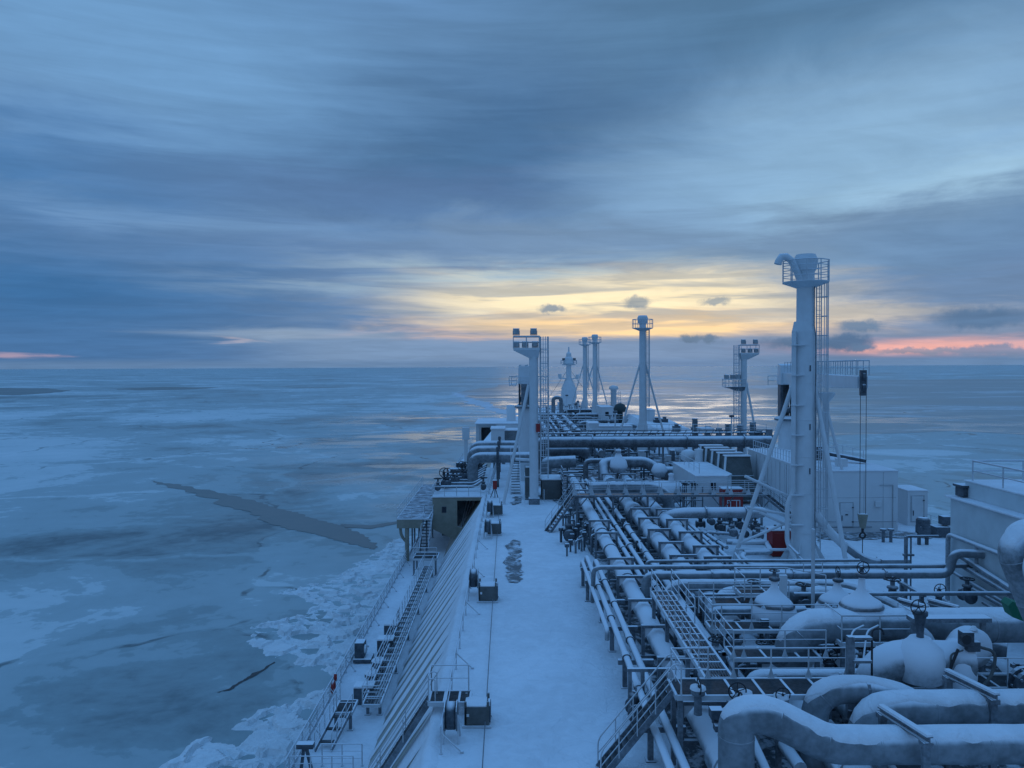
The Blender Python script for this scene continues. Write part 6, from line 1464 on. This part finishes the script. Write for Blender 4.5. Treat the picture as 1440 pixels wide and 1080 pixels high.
# clutter behind the beige house front: pipes of the manifold
for i, (Y_, top_, X_) in enumerate(((90.0,24.0,-4.65),(96.5,24.1,-5.1),(103,24.1,-5.2))):
    pipe('large dark manifold pipe arching down on the left side, %s of three' % ('nearest','middle','farthest')[i], [(X_,Y_,20.1),(X_,Y_,top_-0.6),(3.0,Y_,top_-0.6)], 0.62, 'bigpipe', rad=1.15, n=22, group='three manifold pipes', flanges=(((-1.6,Y_,top_-0.6),'X',1.15),))
t = thing('pipe_tower', (-1.6,90,20), 'dark upright pipe stand crossing the three manifold pipes', 'pipe support')
for dy_ in (89.2, 96, 102.5):
    q = MB(); q.beam((-1.7,dy_,20),(-1.7,dy_,24.4),0.30); q.lathe((-1.7,dy_,24.3),[(0.2,0),(0.2,0.3),(0.1,0.45)],8); q.build('leg', M['dark'], t)
q = MB(); q.beam((-1.7,89,22.4),(-1.7,103,22.4),0.2); q.build('beam', M['dark'], t)
for i in range(12):
    x = -8.2 + (i*0.83) % 5.4; y = 84.5 + (i*2.9) % 17
    valve('dark manifold valve among the pipes on the left side platform', (x, y, 20.75), 1.1+0.25*(i % 2), 'Y', 'Y' if i % 2 else 'Z', group='manifold valves on the left side', wr=0.4, stem=0.9)
for i in range(7):
    y = 86 + i*2.4
    pipe('narrow manifold pipe lying across the left side platform, %s from the viewer' % ORD[i].replace('nearest','first'), [(-8.0,y,20.6),(-4.4,y,20.6),(-3.4,y+1,21.1)], 0.16, 'farpipe', rad=0.4, group='narrow manifold pipes on the left')
railing('white railing along the inboard side of the manifold area', [(-2.6,84,20.05),(-2.2,104,20.05)], sp=1.6, mids=1)
# stairs and dark tank by the light mast
stairs('dark steel stairs rising away from the viewer left of the light mast', (0.35,84.0,20.0), (0.35,90.5,23.6), 1.0, (1,0,0), rail_mat='rail')
t = thing('tank_box', (1.4,80,20), 'dark ribbed box with a white edge directly behind the light mast', 'machine box')
q = MB(); q.box(1.35,2.6,80.6,83.6,20.1,23.4); q.build('body', M['canvas'], t, 0.05)
q = MB(); q.box(1.28,2.66,80.52,83.66,22.4,22.5); q.build('rim', M['rail'], t)
q = MB(); q.box(1.3,2.7,80.5,83.7,20.0,20.15); q.build('base', M['dark'], t)
t = thing('sheltered_box', (3.0,81,20), 'wide dark grey box with a snowy lid right of the light mast', 'machine box')
q = MB(); q.box(3.1,5.1,80.6,84,20.0,22.1); q.build('body', M['canvas'], t, 0.03)
q = MB(); q.box(3.05,5.15,80.5,84.1,22.1,22.2); q.build('snow_cap', M['snow'], t)
railing('white vertical-barred screen right of the light mast ladder', [(3.3,79.6,20.05),(3.3,84.5,20.05)], sp=1.0)
t = thing('side_screen', (5.2,80,20), 'pale slatted screen panel at the left end of the pipe rows', 'screen')
q = MB(); q.add([(5.2,78.5,20),(5.2,82.5,20),(5.2,82.5,23.4),(5.2,80.2,23.4),(5.26,78.5,20),(5.26,82.5,20),(5.26,82.5,23.4),(5.26,80.2,23.4)],[(0,1,2,3),(7,6,5,4),(0,4,5,1),(1,5,6,2),(2,6,7,3),(3,7,4,0)]); q.build('panel', M['steel'], t)
for k in range(6):
    q = MB(); q.box(5.15,5.2,78.8+k*0.1,82.4,20.4+k*0.5,20.46+k*0.5); q.build('slat', M['rail'], t)

random.seed(5)
for i in range(18):
    y = 56.5 + (i*0.83) % 12; x = 4.0 + (i*0.71) % 2.2; hh = 0.7 + 0.25*(i % 4); q = MB()
    if i % 2: q.tube(arc_path([(x,y,20),(x,y,20+hh),(x+0.5,y+0.6,20+hh),(x+0.5,y+0.6,20)],0.2), 0.08, 8); solo('pipe', q, M['steel'], 'thin dark pipe bend beside the stairs of the halfway walkway', 'pipe', 'thin bends near the halfway stairs')
    else:
        q.beam((x,y,20),(x,y,20+hh),0.12); q.box(x-0.16,x+0.16,y-0.16,y+0.16,20+hh,20+hh+0.25); solo('standpipe', q, M['dark'], 'dark boxy standpipe beside the stairs of the halfway walkway', 'standpipe', 'standpipes near the halfway stairs')
# ------------------------------------------------------------------ forward half of the deck, Y 110 to 230
for i, (x, r, h) in enumerate(((5.2,0.2,1.5),(6.6,0.5,1.4),(8.0,0.18,1.4),(9.0,0.25,1.4),(10.6,0.58,1.5),(12.8,0.5,1.5))):
    o = pipe('far pipe running to the bow beyond the truss walkway, %s from the left' % ('first','second','third','fourth','fifth','sixth')[i], [(x,110,20+h),(x,212,20+h)], r, 'pipe', group='far pipes running to the bow')
    for y in range(116, 210, 9): flange_on(o, (x,y,20+h), 'Y', r*1.15 if r > 0.3 else r*1.5, 0.15)
fh = hoop_proto(1.6, 2.3, '')
first = True
for i, (x, ys) in enumerate(((6.6,(114,121,128,136,145,155,166,178)),(10.6,(113,119,126,133,141,150,160,171)),(12.8,(116,123,130,138,147,157)))):
    for j, y in enumerate(ys):
        o = fh if first else copy_tree(fh); first = False
        o.location = (x, y, 20); o['label'] = 'far hoop frame over the forward pipes, %s one of the %s row' % (ORD[j], ('left','middle','right')[i]); o['group'] = 'far hoop frames over the forward pipes'
cross = ((118,13.8,17,1.8,0.3),(126,14,20,2.4,0.62),(133,18,24,2.4,0.55),(139,13,16,1.6,0.25),(146,14.5,19,2.6,0.6),(152,19,24.5,2.2,0.55),(158,14,18,2.4,0.45),(165,16,24,2.2,0.5),(172,13.5,18,2.5,0.3),(181,15,25,2.6,0.5),(192,4.5,14,2.0,0.35),(202,14,26,2.4,0.5))
for i, (y, xa, xb, h, r) in enumerate(cross):
    pipe('far lagged cross pipe over the forward deck, %s beyond the truss walkway' % ('first','second','third','fourth','fifth','sixth','seventh','eighth','ninth','tenth','eleventh','twelfth')[i], [(xa,y,20.3),(xa,y,20+h),(xb,y,20+h),(xb,y+0.1,20.3)], r, 'farpipe', rad=r*2, n=14, group='far cross pipes over the forward deck')
random.seed(11)
for i in range(46):
    y = random.uniform(112, 210); x = random.uniform(5.5, 26) if i % 3 else random.uniform(14, 24)
    s = random.uniform(1.3, 2.3)
    if i % 4 == 0:
        q = MB(); q.lathe((x,y,20.9+0.3*s), [(0.1,-0.8),(0.55,-0.6),(0.75,0),(0.5,0.5),(0.2,0.9),(0.15,1.3),(0.35,1.35),(0.35,1.5)], 12); solo('valve', q, M['snowlag'], 'small snow-covered globe valve in the far forward pipework', 'valve', 'small snowy valves in the forward pipework')
    else: valve('dark snow-dusted valve in the far forward pipework', (x,y,20.5+0.3*s), s, 'X' if i % 2 else 'Y', 'Z', group='dark valves in the forward pipework', body='steel')
for i in range(26):
    y = random.uniform(110, 208); x = random.uniform(5.5, 26); w = random.uniform(0.5,1.6); h = random.uniform(0.6,1.9); d = random.uniform(0.5,2.0)
    t = thing('deck_box', (x,y,20), 'small snow-capped deck box in the far forward pipework', 'equipment box', 'small boxes in the forward pipework')
    q = MB(); q.box(x,x+w,y,y+d,20.0,20+h); q.build('body', M['house' if i % 3 else 'steel'], t, 0.02)
    q = MB(); q.box(x-0.04,x+w+0.04,y-0.04,y+d+0.04,20+h,20+h+0.1); q.build('snow_cap', M['snow'], t)
for i, (y, xa, xb) in enumerate(((124,13,30),(162,5,26),(200,5,26))):
    t = thing('cross_walkway', (xa,y,20), 'thin far cross walkway over the forward deck, %s beyond the truss walkway' % ('first','second','third','fourth','fifth')[i], 'walkway', 'far cross walkways')
    q = MB(); q.box(xa,xb,y,y+1.1,22.7,22.82); q.build('grating', M['steel'], t)
    for k in range(6):
        q = MB(); x = xa + (xb-xa)*k/5; q.beam((x,y+0.5,20),(x,y+0.5,22.7),0.2); q.build('leg', M['steel'], t)
    rails_on(t, [(xa,y,22.82),(xb,y,22.82)], h=1.05, mids=1, sp=1.8, r=0.04, near=False)
for i in range(150):
    y = random.uniform(110, 215); x = random.uniform(4.5, 27); hh = random.uniform(0.8, 3.2)*(0.7+0.3*y/150); k = i % 5
    q = MB()
    if k < 2: q.beam((x,y,20),(x,y,20+hh), 0.22); q.box(x-0.4,x+0.4,y-0.15,y+0.15,20+hh,20+hh+0.25); nm_, mt_, lb_, ct_, gr_ = 'standpipe', 'dark', 'dark T-topped standpipe in the far forward pipework', 'standpipe', 'T-topped standpipes in the forward pipework'
    elif k == 2: q.tube([(x,y,20.2),(x,y,20+hh*0.6),(x+1.6,y,20+hh*0.6),(x+1.6,y,20.2)], 0.16, 6); nm_, mt_, lb_, ct_, gr_ = 'pipe', 'steel', 'small dark pipe arch in the far forward pipework', 'pipe', 'small pipe arches in the forward pipework'
    elif k == 3: q.tube([(x,y,20.7),(x,y+4.5,20.7)], 0.14, 6); nm_, mt_, lb_, ct_, gr_ = 'pipe', 'farpipe', 'short low pipe in the far forward pipework', 'pipe', 'short low pipes in the forward pipework'
    else: q.tube([(x,y,20+hh*0.5),(x+3.2,y,20+hh*0.5)], 0.2, 8); nm_, mt_, lb_, ct_, gr_ = 'pipe', 'farpipe', 'short cross pipe in the far forward pipework', 'pipe', 'short cross pipes in the forward pipework'
    solo(nm_, q, M[mt_], lb_, ct_, gr_)
random.seed(23)
for i in range(46):
    y = random.uniform(86, 106); x = random.uniform(4.5, 24); hh = random.uniform(0.6, 2.6); q = MB()
    if i % 2: q.beam((x,y,20),(x,y,20+hh), 0.18); q.box(x-0.3,x+0.3,y-0.12,y+0.12,20+hh,20+hh+0.2); solo('standpipe', q, M['dark'], 'dark standpipe between the long cross pipes', 'standpipe', 'standpipes between the cross pipes')
    else: q.tube([(x,y,20.5+hh*0.3),(x+2.4,y,20.5+hh*0.3)], 0.15, 8); solo('pipe', q, M['farpipe'], 'short pipe lying between the long cross pipes', 'pipe', 'short pipes between the cross pipes')
for i in range(56):      # fittings low down among the lagged pipes and landings at lower right
    y = random.uniform(28, 64) if i % 3 else random.uniform(28, 40); x = random.uniform(8.4, 9.8) if y > 40 and i % 2 else random.uniform(14.6, 19.0) if y > 40 else random.uniform(8.4, 19.5)
    hh = random.uniform(0.5, 1.7); q = MB()
    if x > 14.6 and 50 < y < 58: continue
    if i % 3 == 0: q.tube(arc_path([(x,y,20.1),(x,y,20+hh),(x+0.9,y+0.2,20+hh),(x+0.9,y+0.2,20.1)],0.25), 0.09, 8); solo('pipe', q, M['steel'], 'thin dark pipe bend low down among the lagged pipes', 'pipe', 'thin pipe bends among the lagged pipes')
    elif i % 3 == 1: q.tube([(x,y,20+hh),(x+0.3,y+2.6,20+hh)], 0.08, 8); q.tube([(x+0.25,y,20+hh*0.8),(x+0.55,y+2.6,20+hh*0.8)], 0.06, 8); solo('conduit', q, M['pipe'], 'frosted conduit pair low down among the lagged pipes', 'conduit', 'conduit pairs among the lagged pipes')
    else:
        q.beam((x,y,20),(x,y,20+hh), 0.14); q.box(x-0.18,x+0.18,y-0.1,y+0.1,20+hh,20+hh+0.3); solo('standpipe', q, M['dark'], 'short dark standpipe with a boxy head among the lagged pipes', 'standpipe', 'boxy standpipes among the lagged pipes')
# thin white lamp post
for i, (px, py, D, ht) in enumerate(((865,650,112,5.2),(797,600,170,5.5),(866,640,118,3.2),(1349-320,640,105,5.0))):
    if i == 2: continue
    x = (px-720)/F*D
    t = thing('lamp_post', (x,D,20), 'thin white lamp post over the far pipework, %s' % ('middle one of three','left one of three','','right one of three')[i], 'lamp post')
    q = MB(); q.tube([(x,D,20),(x,D,20+ht+2)],0.10,6); q.build('post', M['white'], t)
    q = MB(); q.box(x-0.3,x+0.3,D-0.2,D+0.2,20+ht+2,20+ht+2.3); q.build('lamp', M['dark'], t)
# far white houses and gear
def box_house(label, px0, px1, ptop, D, depth=6, cat='deckhouse', name='deckhouse', mat='house', win=False, base=0.0):
    x0, x1 = V(px0,516,D).x, V(px1,516,D).x; z = V((px0+px1)/2,ptop,D).z
    t = thing(name, (x0,D,20+base), label, cat)
    q = MB(); q.box(x0,x1,D,D+depth,20+base,z); q.build('wall', M[mat], t, 0.04)
    q = MB(); q.box(x0-0.1,x1+0.1,D-0.1,D+depth+0.1,z,z+0.14); q.build('roof', M['snow'], t)
    if win:
        q = MB(); q.box((x0+x1)/2-0.4,(x0+x1)/2+0.4,D-0.05,D-0.01,z-1.9,z-1.0); q.build('window', M['glass'], t)
    return t
box_house('white box house with one dark window below the distant pair of vent masts', 845, 862, 573, 175, 9, win=True)
box_house('narrow white ventilator house with a snowy slope beside it, far right of centre', 910, 921, 577, 150, 5)
box_house('low wide white trunk casing behind the standing vent mast', 838, 889, 600, 140, 6)
box_house('second low white casing near the far left pipework', 828, 842, 596, 133, 5)
box_house('small white cabinet on the far starboard deck left of the lamp mast', 987, 1004, 604, 110, 3, base=4.4)
t = thing('ventilator', (0,0,20), 'dark green mushroom ventilator far off on the forward deck', 'ventilator')
c = V(872,578,165); t.location = (c.x,c.y,20); t['_o'] = (c.x,c.y,20)
q = MB(); q.lathe((c.x,c.y,20), [(0.6,0),(0.6,4.2),(1.3,4.3),(1.4,5.0),(1.0,5.8),(0.3,6.1)], 14); q.build('cowl', M['green_dark'] if 'green_dark' in M else M['dark'], t)
t = thing('post_mast', (0,0,20), 'short white post with a lamp head right of the distant vent masts', 'post')
c = V(863,590,185); t.location = (c.x,c.y,20); t['_o'] = (c.x,c.y,20)
q = MB(); q.lathe((c.x,c.y,20), [(0.7,0),(0.7,8.4),(1.1,8.5),(1.1,9.2),(0.3,9.4)], 12); q.build('post', M['house'], t)
q = MB(); q.box(c.x+1.0,c.x+1.1,c.y,c.y+0.1,20,28); q.box(c.x+1.6,c.x+1.7,c.y,c.y+0.1,20,28)
for k in range(12): q.box(c.x+1.0,c.x+1.7,c.y,c.y+0.1,21+k*0.6,21.08+k*0.6)
q.build('ladder', M['rail'], t)
pipe('dark arch of pipe left of the bow mast', [(V(778,560,200).x,200,20.2),(V(778,560,200).x,200,26.0),(V(789,560,200).x,200,26.0),(V(789,560,200).x,200,20.2)], 0.5, 'bigpipe', rad=1.2)
# snow-covered rise of the starboard deck ahead
m = MB(); m.add([(22.0,122,20.02),(37,122,20.02),(36,170,20.02),(22.0,178,20.02),(26.0,128,22.6),(32.5,128,22.0),(32,160,23.2),(25.0,165,23.8)], [(0,1,5,4),(1,2,6,5),(2,3,7,6),(3,0,4,7),(4,5,6,7)]); structure('snow_rise', m, M['snow'])
railing('railing on the far starboard edge of the forward deck', [(35.9,100,20.05),(35.9,180,20.05),(32.4,205,20.05)], sp=2.2, mids=1, h=1.1, r=0.04)
for i, (px, D) in enumerate(((925,148),(936,150),(953,132),(965,128),(970,126))):
    x = V(px,516,D).x; z0 = 22.6 if D > 130 else 20
    q = MB(); q.box(x-0.7,x+0.5,D,D+1.2,z0-1.2,z0+1.1); q.box(x-0.4,x+0.2,D+0.2,D+0.9,z0+1.1,z0+1.5); solo('deck_machine', q, M['dark'], 'dark block of deck machinery on the far snowy rise, %s from the left' % ('first','second','third','fourth','fifth')[i], 'machine', 'machinery blocks on the far rise')
for i, (px, D) in enumerate(((1012,112),(1025,113),(1060,110),(1068,108),(1083,104),(978,118),(996,116),(1042,111))):
    x = V(px,516,D).x
    q = MB(); q.box(x-0.35,x+0.35,D,D+0.7,20,24.9+0.5*(i % 3)); q.box(x-0.6,x+0.6,D+0.1,D+0.5,24.2,24.6); solo('standpipe', q, M['steel'], 'dark standpipe rising by the starboard light mast, %s of eight from left' % ('third','fourth','sixth','seventh','last','first','second','fifth')[i], 'standpipe', 'standpipes by the starboard light mast')
# port forward: white break house with an arched opening, snow chute, box
t = thing('break_house', (-6,146,14), 'white stepped house with a dark arched opening on the forward left side', 'deckhouse')
q = MB(); q.box(-6.9,-6.2,146,156,14.0,23.2); q.box(-6.2,-3.0,146.0,156,22.5,23.2); q.box(-6.2,-5.9,146.2,156,14,22.5); q.build('wall', M['house'], t, 0.05)
q = MB(); q.box(-5.9,-3.1,148.5,148.8,14.5,22.5); q.build('opening', M['dark'], t)
q = MB(); q.box(-3.0,1.2,144,158,20.0,23.3); q.build('inner_wall', M['house'], t, 0.05)
q = MB(); q.box(-7.0,1.3,143.9,158,23.3,23.45); q.build('roof', M['snow'], t)
q = MB(); q.lathe((-0.2,150,23.3),[(0.9,0),(0.9,3.2),(0.2,3.3)],12); q.build('chimney', M['house'], t)
t = thing('snow_chute', (-4,120,20), 'sloping snow-covered panel in front of the forward left house', 'panel')
q = MB(); q.add([(-6.5,130,19.5),(-3.2,130,19.9),(-3.1,144,23.0),(-5.0,144,20.5),(-6.5,130,19.2),(-3.2,130,19.6),(-3.1,144,22.7),(-5.0,144,20.2)],[(0,1,2,3),(7,6,5,4),(0,4,5,1),(1,5,6,2),(2,6,7,3),(3,7,4,0)]); q.build('panel', M['snow'], t)
box_house('grey-white control box left of the light mast beyond the manifold', 690, 709, 604, 112, 5, mat='house')
box_house('grey machinery locker between the manifold and the light mast', 704, 728, 606, 114, 4, mat='grey')
for i in range(14):
    x = -2.4 + (i*1.13) % 6.2; y = 106 + (i*4.7) % 60
    q = MB(); q.lathe((x,y,20), [(0.25,0),(0.25,1.0),(0.5,1.1),(0.5,1.6+0.3*(i%3)),(0.2,1.8+0.3*(i%3))], 10); solo('mushroom_vent', q, M['steel'], 'small dark mushroom vent on the forward left deck', 'vent', 'mushroom vents on the forward left deck')
t = thing('deck_post', (-9.5,108,14), 'white post with a box head standing on the forward outer deck edge', 'post')
p = V(655,600,150)
q = MB(); q.box(p.x-0.35,p.x+0.35,150,150.5,14,20.3); q.box(p.x-0.7,p.x+0.7,149.8,150.7,19.8,22.2); q.build('post', M['house'], t)
q = MB(); q.lathe((V(648,636,140).x,140,14),[(0.5,0),(0.5,1.6),(0.9,1.8),(0.9,2.6)],10); solo('fairlead', q, M['dark'], 'dark fairlead on the snowy outer deck, far left', 'fairlead')
t = thing('boom_frame', (-10,112,14), 'dark red pipe frame on the outer deck beside the manifold', 'frame')
a, b = V(629,661,115), V(640,664,112)
q = MB(); q.tube([a, b, (b.x,b.y,b.z-1.6)],0.10,6); q.tube([(a.x,a.y,a.z-2.5),a],0.10,6); q.build('frame', M['red'], t)
# foredeck clutter at the bow
for i in range(16):
    a_ = random.uniform(0, 1); x = 10 + a_*13; y = random.uniform(226, 262)
    q = MB(); q.box(x,x+random.uniform(0.6,2.2),y,y+1.5,20,20+random.uniform(0.8,2.8)); solo('mooring_gear', q, M['steel' if i % 2 else 'house'], 'mooring gear block on the foredeck beneath the bow mast', 'machine', 'mooring gear on the foredeck')
railing('railing around the bow', [(3,228,20),(9,262,20),(16.4,272,20),(24,262,20),(29,228,20)], sp=3.5, mids=1, r=0.06)
# spreading clutter right between the long deckhouse and the near wall: small fittings in the snow
for i, (px, py) in enumerate(((1219,740),(1243,742),(1190,760))):
    pass
